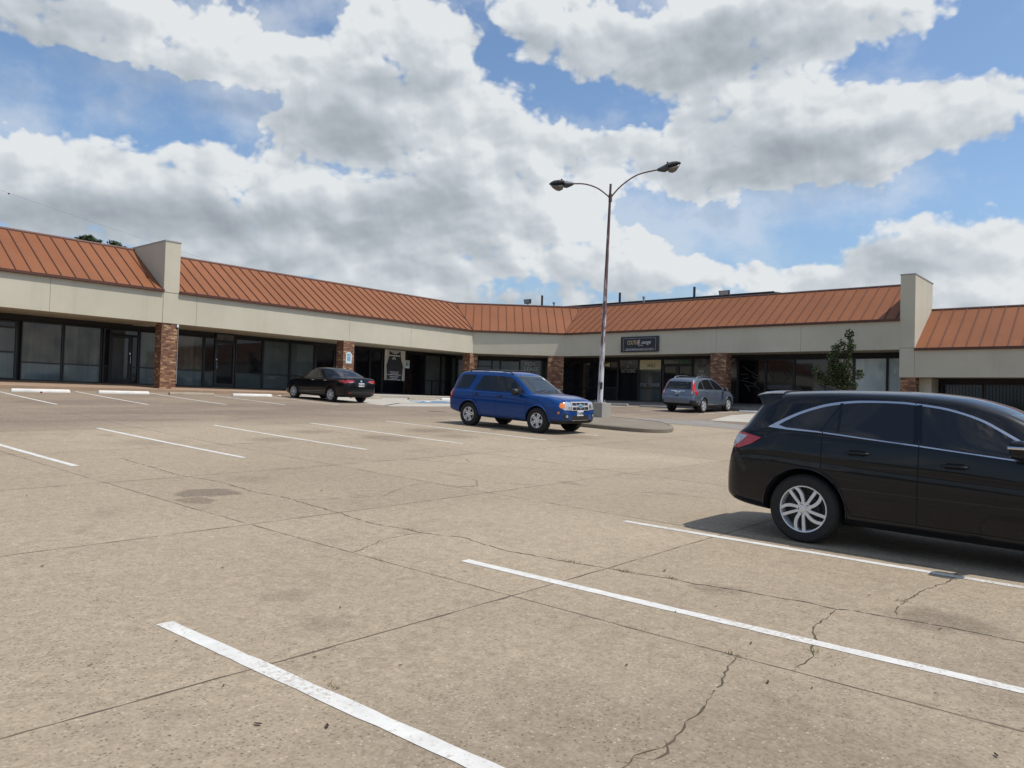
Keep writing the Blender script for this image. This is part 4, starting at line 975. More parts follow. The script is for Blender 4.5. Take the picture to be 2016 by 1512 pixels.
for o0, x, y, r, lab in STOPS:
    o = o0 if o0.name not in used else o0.copy()
    if o0.name in used: COL.objects.link(o)
    used.add(o0.name)
    z = min(gz(x-0.5, y), gz(x+0.5, y)); sl = (gz(x+0.9, y)-gz(x-0.9, y))/1.8
    o.location = (x, y, gz(x, y)-0.01); o.rotation_euler = (0, -math.atan(sl) if not r else 0, radians(90.5) if r else -0.017)
    tag(o, lab, 'wheel stop', 'wheel stops along the shops')
# litter by the first stop
for (x, y, m, s, nm, lab) in ((9.9, 29.75, 'red', 0.05, 'scrap', 'crumpled dark red scrap by a white wheel stop'), (19.5, 30.1, 'white', 0.07, 'paper_cup', 'crumpled white paper left of the black sedan')):
    bm = bmesh.new(); bmesh.ops.create_icosphere(bm, subdivisions=2, radius=s)
    R = random.Random(int(x))
    for v in bm.verts: v.co *= R.uniform(0.65, 1.2); v.co.z *= 0.7
    me = bpy.data.meshes.new(nm); bm.to_mesh(me); bm.free(); me.materials.append(MT[m]); o = bpy.data.objects.new('litter', me); COL.objects.link(o)
    o.location = (x, y, gz(x, y)+s*0.6); tag(o, lab, 'litter')

# ------------------------------------------------------------------ island with the lamp post
def island():
    poly = [(20.5, 17.4), (20.48, 13.2), (20.62, 12.4), (21.0, 11.95), (21.5, 11.85), (22.3, 12.15), (23.2, 12.7), (23.8, 13.3), (24.15, 14.0), (24.4, 15.0), (24.4, 17.4), (23.6, 18.2), (21.4, 18.2)]
    P = []
    n = len(poly)
    for i in range(n):        # Chaikin rounding
        a, b = Vector(poly[i]), Vector(poly[(i+1) % n]); P += [a.lerp(b, 0.25), a.lerp(b, 0.75)]
    cx = sum(p.x for p in P)/len(P); cy = sum(p.y for p in P)/len(P); mb = MB(); m = len(P)
    rings = [(1.0, -0.15), (1.0, 0.11), (0.985, 0.14), (0.93, 0.15), (0.925, 0.135), (0.4, 0.14)]
    for (s, dz) in rings:
        for p in P:
            x, y = cx+(p.x-cx)*s, cy+(p.y-cy)*s; mb.v.append((x, y, gz(x, y)+dz))
    for i in range(len(rings)-1):
        for k in range(m): mb.f.append((i*m+k, i*m+(k+1) % m, (i+1)*m+(k+1) % m, (i+1)*m+k)); mb.mi.append(0 if i < 3 else 1)
    mb.f.append(tuple(5*m+k for k in range(m))); mb.mi.append(1)
    structure(mb.build('traffic_island', [MT['kerb'], MT['kerb']], smooth=40))
island()
def lamp_post():
    bx, by = 23.76, 15.99; z0 = gz(bx, by)+0.10
    e = empty('lamp_post', (bx, by, z0)); tag(e, 'tall double-armed lamp post with flaking white paint on a square concrete base', 'lamp post')
    fx = Vector((sin(yaw), -cos(yaw)))          # sideways direction the two arms spread along
    mb = MB(); s = 0.30
    mb.hexa([(-s, -s, -0.2), (s, -s, -0.2), (s, s, -0.2), (-s, s, -0.2), (-s*.99, -s*.99, 0.55), (s*.99, -s*.99, 0.55), (s*.99, s*.99, 0.55), (-s*.99, s*.99, 0.55)])
    mb.build('concrete_base', MT['block'], e, bevel=0.02)
    mb = MB(); mb.box((-0.16, -0.16, 0.55), (0.16, 0.16, 0.575))
    for a in (-1, 1):
        for b in (-1, 1): mb.tube([(a*.12, b*.12, .57), (a*.12, b*.12, .66)], 0.016, 6)
    mb.build('base_plate', MT['capmetal'], e)
    lean = Vector((fx.x, fx.y, 0))*0.072
    mb = MB(); H = 8.62; ZT = 0.57
    pts = [(lean.x*0, lean.y*0, ZT)] + [(lean.x*t*2.5, lean.y*t*2.5, ZT+(H-ZT)*t) for t in (0.05, 0.2, 0.35, 0.5, 0.65, 0.8, 0.95, 1.0)]
    mb.tube(pts, [0.102, 0.100, 0.090, 0.080, 0.071, 0.062, 0.053, 0.045, 0.043], 14); mb.build('pole', MT['pole'], e, smooth=40)
    mb = MB(); mb.box((-0.105, -0.125, 1.05), (-0.045, -0.07, 1.3)); mb.build('hand_hole_cover', MT['ink'], e)
    top = Vector(pts[-1]); J = top - Vector((0, 0, 0.46))
    d3 = Vector((fx.x, fx.y, 0))
    def arm(samples, nm='arm'):
        mb = MB(); P = [J + d3*a + Vector((0, 0, b)) for a, b in samples]
        Q = []
        for i in range(len(P)-1):
            p0, p1, p2, p3 = P[max(i-1, 0)], P[i], P[i+1], P[min(i+2, len(P)-1)]
            for k in range(5):
                t = k/5; Q.append(0.5*((2*p1)+(p2-p0)*t+(2*p0-5*p1+4*p2-p3)*t*t+(3*p1-p0-3*p2+p3)*t**3))
        Q.append(P[-1]); mb.tube(Q, 0.026, 8); mb.build(nm, MT['rustarm'], e, smooth=50)
    arm([(-0.0, -0.1), (-0.12, 0.04), (-0.50, 0.30), (-0.95, 0.43), (-1.42, 0.43)])
    arm([(0.0, -0.1), (0.12, 0.10), (0.45, 0.46), (1.0, 0.84), (1.76, 1.05)])
    mb = MB(); mb.tube([J+Vector((0, 0, -0.2)), J+Vector((0, 0, 0.08))], 0.065, 10); mb.build('arm_bracket', MT['rustarm'], e)
    def head(a, b, tilt, sgn):
        o = J + d3*a + Vector((0, 0, b)); ax = (d3*sgn*cos(tilt) + Vector((0, 0, sin(tilt)))).normalized(); side = Vector((0, 0, 1)).cross(ax).normalized(); upv = ax.cross(side)
        if upv.z < 0: upv = -upv
        def blobm(nm, mat, st):     # st: (along, half width, z low, z high)
            mb = MB(); n = 20
            for (x, w, lo, hi) in st:
                for k in range(n):
                    t = 2*pi*k/n; y = cos(t)*w; zz = (lo+hi)/2 + sin(t)*(hi-lo)/2
                    q = o + ax*x + side*y + upv*zz; mb.v.append(tuple(q))
            for i in range(len(st)-1):
                for k in range(n): mb.f.append((i*n+k, i*n+(k+1) % n, (i+1)*n+(k+1) % n, (i+1)*n+k)); mb.mi.append(0)
            mb.f.append(tuple(range(n))); mb.f.append(tuple((len(st)-1)*n+k for k in range(n))); mb.mi += [0, 0]
            return mb.build(nm, mat, e, smooth=45)
        h = blobm('lamp_head', MT['lamphood'], [(-0.05, 0.045, -0.05, 0.045), (0.06, 0.09, -0.10, 0.07), (0.2, 0.14, -0.15, 0.10), (0.30, 0.17, -0.13, 0.125), (0.31, 0.175, -0.02, 0.13), (0.5, 0.195, -0.02, 0.15), (0.68, 0.17, -0.015, 0.13), (0.80, 0.10, -0.01, 0.075), (0.85, 0.03, 0.0, 0.03)])
        l = blobm('lens', MT['lamplens'], [(0.32, 0.12, -0.12, -0.021), (0.36, 0.155, -0.20, -0.021), (0.48, 0.18, -0.25, -0.021), (0.60, 0.165, -0.225, -0.021), (0.72, 0.125, -0.13, -0.016), (0.80, 0.05, -0.035, -0.012)])
        l.parent = h
        mb = MB(); q = o+ax*0.38+upv*0.13; mb.tube([q, q+upv*0.06], 0.035, 8); pc = mb.build('photocell', MT['ink'], h)
    head(-1.42, 0.43, radians(-4), -1); head(1.76, 1.05, radians(17), 1)
MT['rustarm'] = simple('rusty_arm', (0.085, 0.048, 0.042), 0.65, var=0.45, scale=5)
lamp_post()

# ------------------------------------------------------------------ trees
def leaves(mb, centres, n, size, R, flat=0.6):
    for (c, r) in centres:
        for _ in range(int(n*r[0]*r[1]*r[2]) if not isinstance(n, float) else int(n)):
            while True:
                p = Vector((R.uniform(-1, 1), R.uniform(-1, 1), R.uniform(-1, 1)))
                if 0.12 < p.length < 1: break
            q = Vector(c) + Vector((p.x*r[0], p.y*r[1], p.z*r[2]))
            a = Vector((R.gauss(0, 1), R.gauss(0, 1), R.gauss(0, flat))).normalized(); b = a.cross(Vector((R.gauss(0, 1), R.gauss(0, 1), R.gauss(0, 1)))).normalized()
            s = size*R.uniform(0.6, 1.3)
            mb.add([q-a*s, q+b*s*0.42, q+a*s, q-b*s*0.42], [(0, 1, 2, 3)])
def sapling():
    x, y = 35.5, 11.2; z = gz(x, y)
    e = empty('sapling', (x, y, z)); tag(e, 'slender green sapling with one tall leader, behind the near black SUV', 'tree')
    R = random.Random(11); o = Vector((x, y, z))
    W = lambda Y, Z: Vector((R.uniform(-0.25, 0.25), Y-y, Z-z))
    tips = [W(12.25, 3.5), W(12.05, 3.2), W(11.7, 4.1), W(11.45, 4.42), W(11.2, 4.6), W(11.0, 4.2), W(10.82, 5.05), W(10.75, 4.5), W(10.45, 3.3), W(11.9, 2.9), W(10.6, 2.8), W(11.3, 3.4)]
    mb = MB(); mb.tube([(0, 0, -0.1), (0.03, 0.02, 0.8), (0.0, 0.08, 1.6), (0.0, 0.05, 2.3)], [0.05, 0.042, 0.034, 0.025], 8)
    for t in tips: mb.tube([(0, 0.06, 1.2+R.uniform(0, 0.9)), tuple(t*0.55+Vector((0, 0, 0.75))), tuple(t)], [0.02, 0.013, 0.004], 5)
    mb.build('trunk', MT['bark'], e, smooth=50)
    mb = MB(); cl = []
    for t in tips: cl.append((t-Vector((0, 0, 0.1)), (0.2, 0.19, 0.26)))
    for _ in range(26): cl.append((W(R.gauss(11.3, 0.26), R.gauss(3.05, 0.45)), (0.26, 0.26, 0.3)))
    leaves(mb, cl, 125.0, 0.070, R)
    lead = []
    for k in range(14): lead.append((W(10.84+R.uniform(-.05, .05), 3.7+k*0.10), (0.09, 0.10, 0.08)))
    leaves(mb, lead, 16.0, 0.068, R)
    mb.build('crown', MT['leafsap'], e, recalc=False)
sapling()
def backtree(x, y, ztop, spread, seed, label):
    z = 1.5; e = empty('tree', (x, y, z)); tag(e, label, 'tree', 'trees behind the left roof')
    R = random.Random(seed); mb = MB(); mb.tube([(0, 0, -0.3), (0.1, 0, 3), (0, 0.1, ztop-z-1.6)], [0.2, 0.16, 0.06], 8)
    cl = []
    for k in range(26):
        a = R.uniform(0, 2*pi); r = spread*sqrt(R.uniform(0, 1)); h = ztop-z-0.22-(r/spread)**2*0.55-R.uniform(0, 0.25 if k < 12 else 2.3)
        cl.append((Vector((r*cos(a), r*sin(a), h)), (0.30, 0.30, 0.24)))
        if k % 2 == 0: mb.tube([(0, 0.1, ztop-z-2.6), (r*cos(a), r*sin(a), h)], [0.06, 0.015], 5)
    mb.build('trunk', MT['bark'], e, smooth=50)
    mb = MB(); leaves(mb, cl, 95.0, 0.105, R); mb.build('crown', MT['leafdark'], e, recalc=False)
backtree(17.35, 46.5, 10.35, 0.95, 4, 'dark leafy tree top showing above the left roof, left of its neighbour')
backtree(19.0, 46.5, 10.22, 0.72, 8, 'smaller dark tree top between a taller crown and the stucco parapet')

# overhead wire far behind the left wing
mb = MB()
mb.tube([(6, 60, 16.9), (16.9, 60, 14.75), (23.1, 60, 13.7), (33, 60, 12.2), (40, 60, 11.4)], 0.0045, 5)
mb.tube([(17.4, 60, 14.62), (17.5, 60, 14.62)], 0.05, 6)
o = mb.build('power_line', MT['wire']); tag(o, 'thin overhead cable sloping down across the sky above the left roof', 'cable')

# ------------------------------------------------------------------ unseen tree belt added behind the viewer to block horizon sky in reflections
def belt():
    R = random.Random(21); mb = MB()
    for k in range(150):
        a = radians(R.uniform(135, 330)); d = R.uniform(75, 92); h = R.uniform(2.5, 5.5); w = R.uniform(2.5, 5)
        c = Vector((10+d*cos(a), 10+d*sin(a), 0)); n = 9
        for i in range(5):
            t = i/4
            for j in range(n):
                f = 2*pi*j/n; r = w*sqrt(max(0.02, 1-(2*t-0.75)**2))*R.uniform(0.75, 1.15) if t < 1 else 0.2
                mb.v.append((c.x+r*cos(f), c.y+r*sin(f), -1+h*t*R.uniform(0.92, 1.05)))
        o0 = len(mb.v)-5*n
        for i in range(4):
            for j in range(n): mb.f.append((o0+i*n+j, o0+i*n+(j+1) % n, o0+(i+1)*n+(j+1) % n, o0+(i+1)*n+j)); mb.mi.append(0)
    o = mb.build('reflection_treeline', MT['leaffar'], recalc=False); o['kind'] = 'stuff'
    tag(o, 'unseen dark belt of trees added behind the viewer to block reflected sky', 'trees')
belt()

# ------------------------------------------------------------------ cars
def pchip(pts):
    xs = [p[0] for p in pts]; ys = [p[1] for p in pts]; n = len(xs)
    h = [xs[i+1]-xs[i] for i in range(n-1)]; d = [(ys[i+1]-ys[i])/h[i] for i in range(n-1)]
    m = [d[0]] + [0.0]*(n-2) + [d[-1]]
    for i in range(1, n-1):
        if d[i-1]*d[i] > 0:
            w1, w2 = 2*h[i]+h[i-1], h[i]+2*h[i-1]; m[i] = (w1+w2)/(w1/d[i-1]+w2/d[i])
    def f(x):
        if x <= xs[0]: return ys[0]
        if x >= xs[-1]: return ys[-1]
        i = 0
        while x > xs[i+1]: i += 1
        t = (x-xs[i])/h[i]
        return (1+2*t)*(1-t)**2*ys[i] + t*(1-t)**2*h[i]*m[i] + t*t*(3-2*t)*ys[i+1] + t*t*(t-1)*h[i]*m[i+1]
    return f
def catmull(P, sub, straight=()):
    out = []
    n = len(P)
    for i in range(n-1):
        p1, p2 = P[i], P[i+1]
        p0 = P[i-1] if i and i not in straight and (i-1) not in straight else p1
        p3 = P[i+2] if i+2 < n and i not in straight and (i+1) not in straight else p2
        for k in range(sub):
            t = k/sub
            if i in straight: out.append((p1[0]+(p2[0]-p1[0])*t, p1[1]+(p2[1]-p1[1])*t)); continue
            out.append(tuple(0.5*((2*b)+(c-a)*t+(2*a-5*b+4*c-d)*t*t+(3*b-a-3*c+d)*t**3) for a, b, c, d in zip(p0, p1, p2, p3)))
    out.append(P[-1]); return out
class Car:
    def __init__(s, name, label, cat, spec):
        s.S = spec; s.root = empty(name); tag(s.root, label, cat)
        s.body()
    def body(s):
        S = s.S; f = {k: pchip(S[k]) for k in ('zt', 'zb', 'zs', 'zr', 'wm', 'wb', 'wr')}
        s.f = f
        x0, x1 = S['zt'][0][0], S['zt'][-1][0]
        xs = []; x = x0
        while x < x1-1e-6:
            e = min(x-x0, x1-x); xs.append(x); x += 0.012 if e < 0.06 else (0.025 if e < 0.3 else 0.045)
        xs.append(x1)
        mb = MB(); m = None; rows = []
        crease = S.get('crease', 0.012)
        for x in xs:
            zb, zs, zr, zt, wm, wb, wr = (f[k](x) for k in ('zb', 'zs', 'zr', 'zt', 'wm', 'wb', 'wr'))
            zr = max(zr, zs+0.004); zt = max(zt, zr+0.004); H = zs-zb
            P = [(0, zb), (wm*0.8, zb), (wm*0.945, zb+0.05*min(1, H/0.5)), (wm*0.985, zb+0.22*H), (wm, zb+0.52*H), (wm*0.993, zb+0.72*H), (wb+(wm-wb)*0.45, zs-0.055*min(1, H/0.4)), (wb, zs), (wr, zr), (wr*0.90, zr+(zt-zr)*0.50), (wr*0.55, zr+(zt-zr)*0.90), (0, zt)]
            st = (0, 7)
            if S.get('ridge'):      # a crisp shoulder line: slight undercut below, tilted face above
                k = max(0.0, min(1.0, (x-x0-0.35)/0.5, (x1-0.5-x)/0.5))
                P[5] = (wm*(0.995-0.002*k), zb+0.66*H); P.insert(6, (wm*(0.993+0.002*k), zb+0.725*H)); st = (0, 5, 8)
            c = catmull(P, 4, straight=st); full = c + [(-a, b) for a, b in c[-2:0:-1]]
            rows.append([(x, a, b) for a, b in full]); m = len(full)
        for r in rows: mb.v += r
        clad = S.get('clad')
        for i in range(len(rows)-1):
            for k in range(m):
                q = (i*m+k, i*m+(k+1) % m, (i+1)*m+(k+1) % m, (i+1)*m+k); mb.f.append(q)
                zc = sum(mb.v[j][2] for j in q)/4; xc = sum(mb.v[j][0] for j in q)/4
                under = k < 5 or k >= m-5
                mb.mi.append(2 if under else (1 if clad and zc < clad(xc) else 0))
        mb.f.append(tuple(range(m))[::-1]); mb.mi.append(0)
        e = (len(rows)-1)*m; mb.f.append(tuple(e+k for k in range(m))); mb.mi.append(0)
        o = mb.build('body', [S['paint'], MT['clad'], MT['under'], MT['under']], s.root, smooth=50)
        bm = bmesh.new(); bm.from_mesh(o.data); s.bvh = BVHTree.FromBMesh(bm); bm.free()
        # wheel arches
        R = S['tyre_r']; cut = MB()
        for wx in (S['whb']/2, -S['whb']/2):
            for sd in (-1, 1):
                n = 40; ra = R + S.get('arch', 0.055); ya, yb = sd*0.50, sd*1.3
                poly = [(wx+ra*cos(2*pi*k/n), R+ra*sin(2*pi*k/n)) for k in range(n)]
                cut.prism(poly, lambda a, b: (a, ya, b), lambda a, b: (a, yb, b), 0)
        co = cut.build('arch_cutter', MT['under'])
        md = o.modifiers.new('arches', 'BOOLEAN'); md.operation = 'DIFFERENCE'; md.object = co; md.solver = 'EXACT'; md.material_mode = 'TRANSFER'
        dg = bpy.context.evaluated_depsgraph_get(); me = bpy.data.meshes.new_from_object(o.evaluated_get(dg))
        o.modifiers.clear(); old = o.data; o.data = me; me.name = 'body'; bpy.data.meshes.remove(old)
        bpy.data.objects.remove(co)
        me.set_sharp_from_angle(angle=radians(50)); s.bodyo = o
        # arch lips
        for wx in (S['whb']/2, -S['whb']/2):
            for sd in (-1, 1):
                pts = []
                for k in range(29):
                    a = radians(-18 + 216*k/28); ra = R + S.get('arch', 0.055)
                    p = s.hit((wx+ra*cos(a)*1.015, R+ra*sin(a)*1.015), 'R' if sd < 0 else 'L')
                    if p is not None: pts.append(p[0])
                if len(pts) > 3:
                    mb = MB(); mb.tube(pts, S.get('lip', 0.016), 6); mb.build('wheel_arch_trim', S.get('lipmat', S['paint']), s.root, smooth=60)
    def hit(s, p, ax):
        a, b = p
        o, d = {'R': (Vector((a, -4, b)), Vector((0, 1, 0))), 'L': (Vector((a, 4, b)), Vector((0, -1, 0))), 'F': (Vector((6, a, b)), Vector((-1, 0, 0))),
                'B': (Vector((-6, a, b)), Vector((1, 0, 0))), 'T': (Vector((a, b, 5)), Vector((0, 0, -1)))}[ax]
        h = s.bvh.ray_cast(o, d)
        return None if h[0] is None else (h[0], h[1], d)
    def decal(s, name, poly, ax, mat, off=0.004, cell=0.06, parent=None, skirt=0.03, smooth=40):
        bm = bmesh.new(); fc = bm.faces.new([bm.verts.new((a, b, 0)) for a, b in poly])
        for k in (0, 1):
            lo = min(p[k] for p in poly); hi = max(p[k] for p in poly); v = lo+cell
            while v < hi-1e-4:
                co = [0, 0, 0]; no = [0, 0, 0]; co[k] = v; no[k] = 1
                bmesh.ops.bisect_plane(bm, geom=bm.verts[:]+bm.edges[:]+bm.faces[:], plane_co=co, plane_no=no); v += cell
        last = None; bad = []
        for v in bm.verts:
            h = s.hit((v.co.x, v.co.y), ax)
            if h is None: bad.append(v); continue
            v.co = h[0] - h[2]*off; last = h
        if bad: bmesh.ops.delete(bm, geom=bad, context='VERTS')
        if not bm.faces: bm.free(); return None
        d = last[2]
        be = [e for e in bm.edges if e.is_boundary]
        r = bmesh.ops.extrude_edge_only(bm, edges=be)
        for v in [q for q in r['geom'] if isinstance(q, bmesh.types.BMVert)]: v.co += d*skirt
        bmesh.ops.recalc_face_normals(bm, faces=bm.faces)
        me = bpy.data.meshes.new(name); bm.to_mesh(me); bm.free(); me.materials.append(mat)
        me.polygons.foreach_set('use_smooth', [True]*len(me.polygons)); me.set_sharp_from_angle(angle=radians(smooth))
        # outward facing check
        ref = me.polygons[0]
        o = bpy.data.objects.new(name, me); COL.objects.link(o); o.parent = parent or s.root; return o
    def strip(s, name, pts, ax, mat, w=0.008, off=0.0025, parent=None, closed=False, step=0.05):
        P = resample(pts + ([pts[0]] if closed else []), step); V = []; mb = MB(); n = len(P)
        for i, p in enumerate(P):
            if closed: t = P[(i+1) % (n-1)] - P[(i-1) % (n-1)]
            else: t = P[min(i+1, n-1)] - P[max(i-1, 0)]
            t.normalize(); nn = Vector((-t.y, t.x)); pr = []
            for sg in (-1, 1):
                q = p + nn*sg*w/2; h = s.hit((q.x, q.y), ax)
                if h is not None: pr.append(h[0]-h[2]*off)
            V.append(pr if len(pr) == 2 else None)
        prev = None
        for pr in V:
            if pr is None: prev = None; continue
            i = len(mb.v); mb.v += [tuple(pr[0]), tuple(pr[1])]
            if prev is not None: mb.f.append((prev, prev+1, i+1, i)); mb.mi.append(0)
            prev = i
        if not mb.f: return None
        return mb.build(name, mat, parent or s.root, recalc=False)
    def both(s, fn):
        for ax in ('R', 'L'): fn(ax)
    def wheels(s, rim):
        S = s.S; R = S['tyre_r']; w = S['tyre_w']; rb = S['rim_r']; h = w/2
        prof = [(rb-.004, -h+.012), (rb+.012, -h+.002), (rb+.045, -h-.004), ((rb+R)/2+.02, -h-.006), (R-.022, -h+.008), (R-.006, -h+.03), (R, -h+.055), (R, h-.055), (R-.006, h-.03), (R-.022, h-.008), (rb+.03, h), (rb-.004, h-.012)]
        fn = lambda r, a, y: (r*cos(a), y, r*sin(a))
        first = None
        for sd in (-1, 1):
            for wx in (S['whb']/2, -S['whb']/2):
                if first is None:
                    we = empty('wheel'); we.parent = s.root
                    mb = MB(); mb.lathe(prof, fn, 48, closed=True); t = mb.build('tyre', MT['tyre'], we, smooth=40)
                    mb = MB()
                    mb.lathe([(rb, -h+.010), (rb-.004, -h+.002), (rb-.014, -h+.004), (rb-.020, -h+.02), (rb-.028, h-.02)], fn, 48)
                    mb.lathe([(rb-.012, -h+.115), (0.155, -h+.11), (0.155, -h+.075), (0.0, -h+.07)], fn, 32, mi=1)
                    rim(mb, rb, -h)
                    mb.build('rim', [S.get('rimmat', MT['alloy']), MT['alloydark'], MT['black']], we, smooth=35)
                    first = we
                else: we = copy_tree(first, s.root)
                we.location = (wx, sd*(S['track']/2), R); we.rotation_euler = (0, rnd.uniform(0, 6.28), 0) if sd < 0 else (0, rnd.uniform(0, 6.28), pi)
    def place(s, x, y, hd, sink=0.012):
        S = s.S; f = Vector((cos(hd), sin(hd))); l = Vector((-f.y, f.x)); a, t = S['whb']/2, S['track']/2
        z = lambda u, v: gz(x+f.x*u+l.x*v, y+f.y*u+l.y*v)
        sx = (z(a, t)+z(a, -t)-z(-a, t)-z(-a, -t))/(4*a); sy = (z(a, t)+z(-a, t)-z(a, -t)-z(-a, -t))/(4*t)
        X = Vector((f.x, f.y, sx)).normalized(); Y = Vector((l.x, l.y, sy)); Z = X.cross(Y).normalized(); Y = Z.cross(X)
        zc = (z(a, t)+z(a, -t)+z(-a, t)+z(-a, -t))/4
        M = Matrix((X, Y, Z)).transposed().to_4x4(); M.translation = Vector((x, y, zc)) - Z*sink
        s.root.matrix_world = M
def spoke(mb, r0, r1, w0, w1, a0, bend, y0, y1, mi=0, n=8):
    L, Rr = [], []
    for i in range(n+1):
        t = i/n; r = r0+(r1-r0)*t; a = a0 + bend(t); w = (w0+(w1-w0)*t)/2
        ta = (-sin(a), cos(a)); L.append((r*cos(a)+ta[0]*w, r*sin(a)+ta[1]*w)); Rr.append((r*cos(a)-ta[0]*w, r*sin(a)-ta[1]*w))
    o = len(mb.v)
    for i in range(n+1):
        dish = y0 + 0.012*(1-abs(2*i/n-1.0))*-0.4
        mb.v += [(L[i][0], dish, L[i][1]), (Rr[i][0], dish, Rr[i][1]), (Rr[i][0], y1, Rr[i][1]), (L[i][0], y1, L[i][1])]
    for i in range(n):
        a = o+i*4; b = a+4
        for k in range(4): mb.f.append((a+k, a+(k+1) % 4, b+(k+1) % 4, b+k)); mb.mi.append(mi)
    mb.f.append((o, o+1, o+2, o+3)); mb.mi.append(mi)
def hub(mb, r, y, lug=5, lr=0.056, cap=0.03):
    fn = lambda q, a, h: (q*cos(a), h, q*sin(a))
    mb.lathe([(r, y+.05), (r, y+.012), (r-.01, y+.004), (cap+.004, y+.002), (cap, y-.004), (0.0, y-.006)], fn, 24)
    for k in range(lug):
        a = 2*pi*k/lug+0.3; mb.tube([(lr*cos(a), y+.012, lr*sin(a)), (lr*cos(a), y-.001, lr*sin(a))], 0.0125, 8, 2); mb.tube([(lr*cos(a), y+.0, lr*sin(a)), (lr*cos(a), y-.006, lr*sin(a))], 0.007, 6, 0)
def mirror(car, x, y, z, sd, mat, capmat=None, sx=0.20, sy=0.11, sz=0.085):
    mb = MB(); n = 14; st = [(-0.5, 0.55), (-0.42, 0.92), (-0.1, 1.0), (0.25, 0.86), (0.5, 0.42)]
    for (u, k) in st:
        for j in range(n):
            a = 2*pi*j/n; ca, sa = cos(a), sin(a)
            r = (abs(ca)**4+abs(sa)**4)**-0.25
            mb.v.append((x+u*sx*0.9, y+sd*(sy*(1+ca*r*k)), z+sz*sa*r*k))
    for i in range(len(st)-1):
        for j in range(n): mb.f.append((i*n+j, i*n+(j+1) % n, (i+1)*n+(j+1) % n, (i+1)*n+j)); mb.mi.append(0)
    mb.f.append(tuple(range(n))); mb.f.append(tuple((len(st)-1)*n+j for j in range(n))); mb.mi += [1, 0]
    mb.hexa([(x+0.04, y-sd*0.09, z-sz*0.9), (x+0.12, y-sd*0.09, z-sz*0.9), (x+0.08, y+sd*0.05, z-sz*.5), (x-.02, y+sd*.05, z-sz*.5), (x+0.04, y-sd*0.09, z-sz*0.5), (x+0.12, y-sd*0.09, z-sz*0.5), (x+0.08, y+sd*0.05, z-sz*.1), (x-.02, y+sd*.05, z-sz*.1)], 1)
    return mb.build('mirror', [mat, MT['black']], car.root, smooth=50)
def handle(car, x, z, ax, mat, L=0.2):
    h = car.hit((x, z), ax)
    if h is None: return
    sd = -1 if ax == 'R' else 1; y = h[0].y
    mb = MB(); mb.tube([(x-L/2, y-sd*.005, z), (x-L/2+.03, y+sd*.028, z), (x, y+sd*.034, z+.004), (x+L/2-.03, y+sd*.028, z), (x+L/2, y-sd*.005, z)], [0.010, .013, .014, .013, .010], 8)
    mb.build('door_handle', mat, car.root, smooth=60)
    car.decal('handle_recess', [(x-L*.35, z-.028), (x+L*.35, z-.028), (x+L*.42, z), (x+L*.3, z+.03), (x-L*.3, z+.03), (x-L*.42, z)], ax, MT['gap'], 0.001, 0.05, skirt=0.005)
def plate(car, x, y0, z, sd, txt, tilt=0.0, w=0.152, h=0.076, parent=None):
    mb = MB(); xx = x+sd*0.012
    mb.box((min(x, xx), y0-w, z-h), (max(x, xx), y0+w, z+h)); o = mb.build('licence_plate', MT['plate'], car.root, bevel=0.004)
    X = (0, sd, 0)
    t = text_mesh('lettering', txt, 0.10, MT['ink'], frame_matrix((xx+sd*.001, y0, z-0.006), X, (0, 0, 1), (sd, 0, 0)), o, sx=0.78, bold=0.002)
    return o
def bar(car, name, pts, r, mat, n=6, parent=None):
    mb = MB(); mb.tube(pts, r, n); return mb.build(name, mat, parent or car.root, smooth=60)
def onbody(car, p, ax, off):
    h = car.hit(p, ax); return None if h is None else h[0]-h[2]*off
def mirrored(poly): return [(-a, b) for a, b in poly]

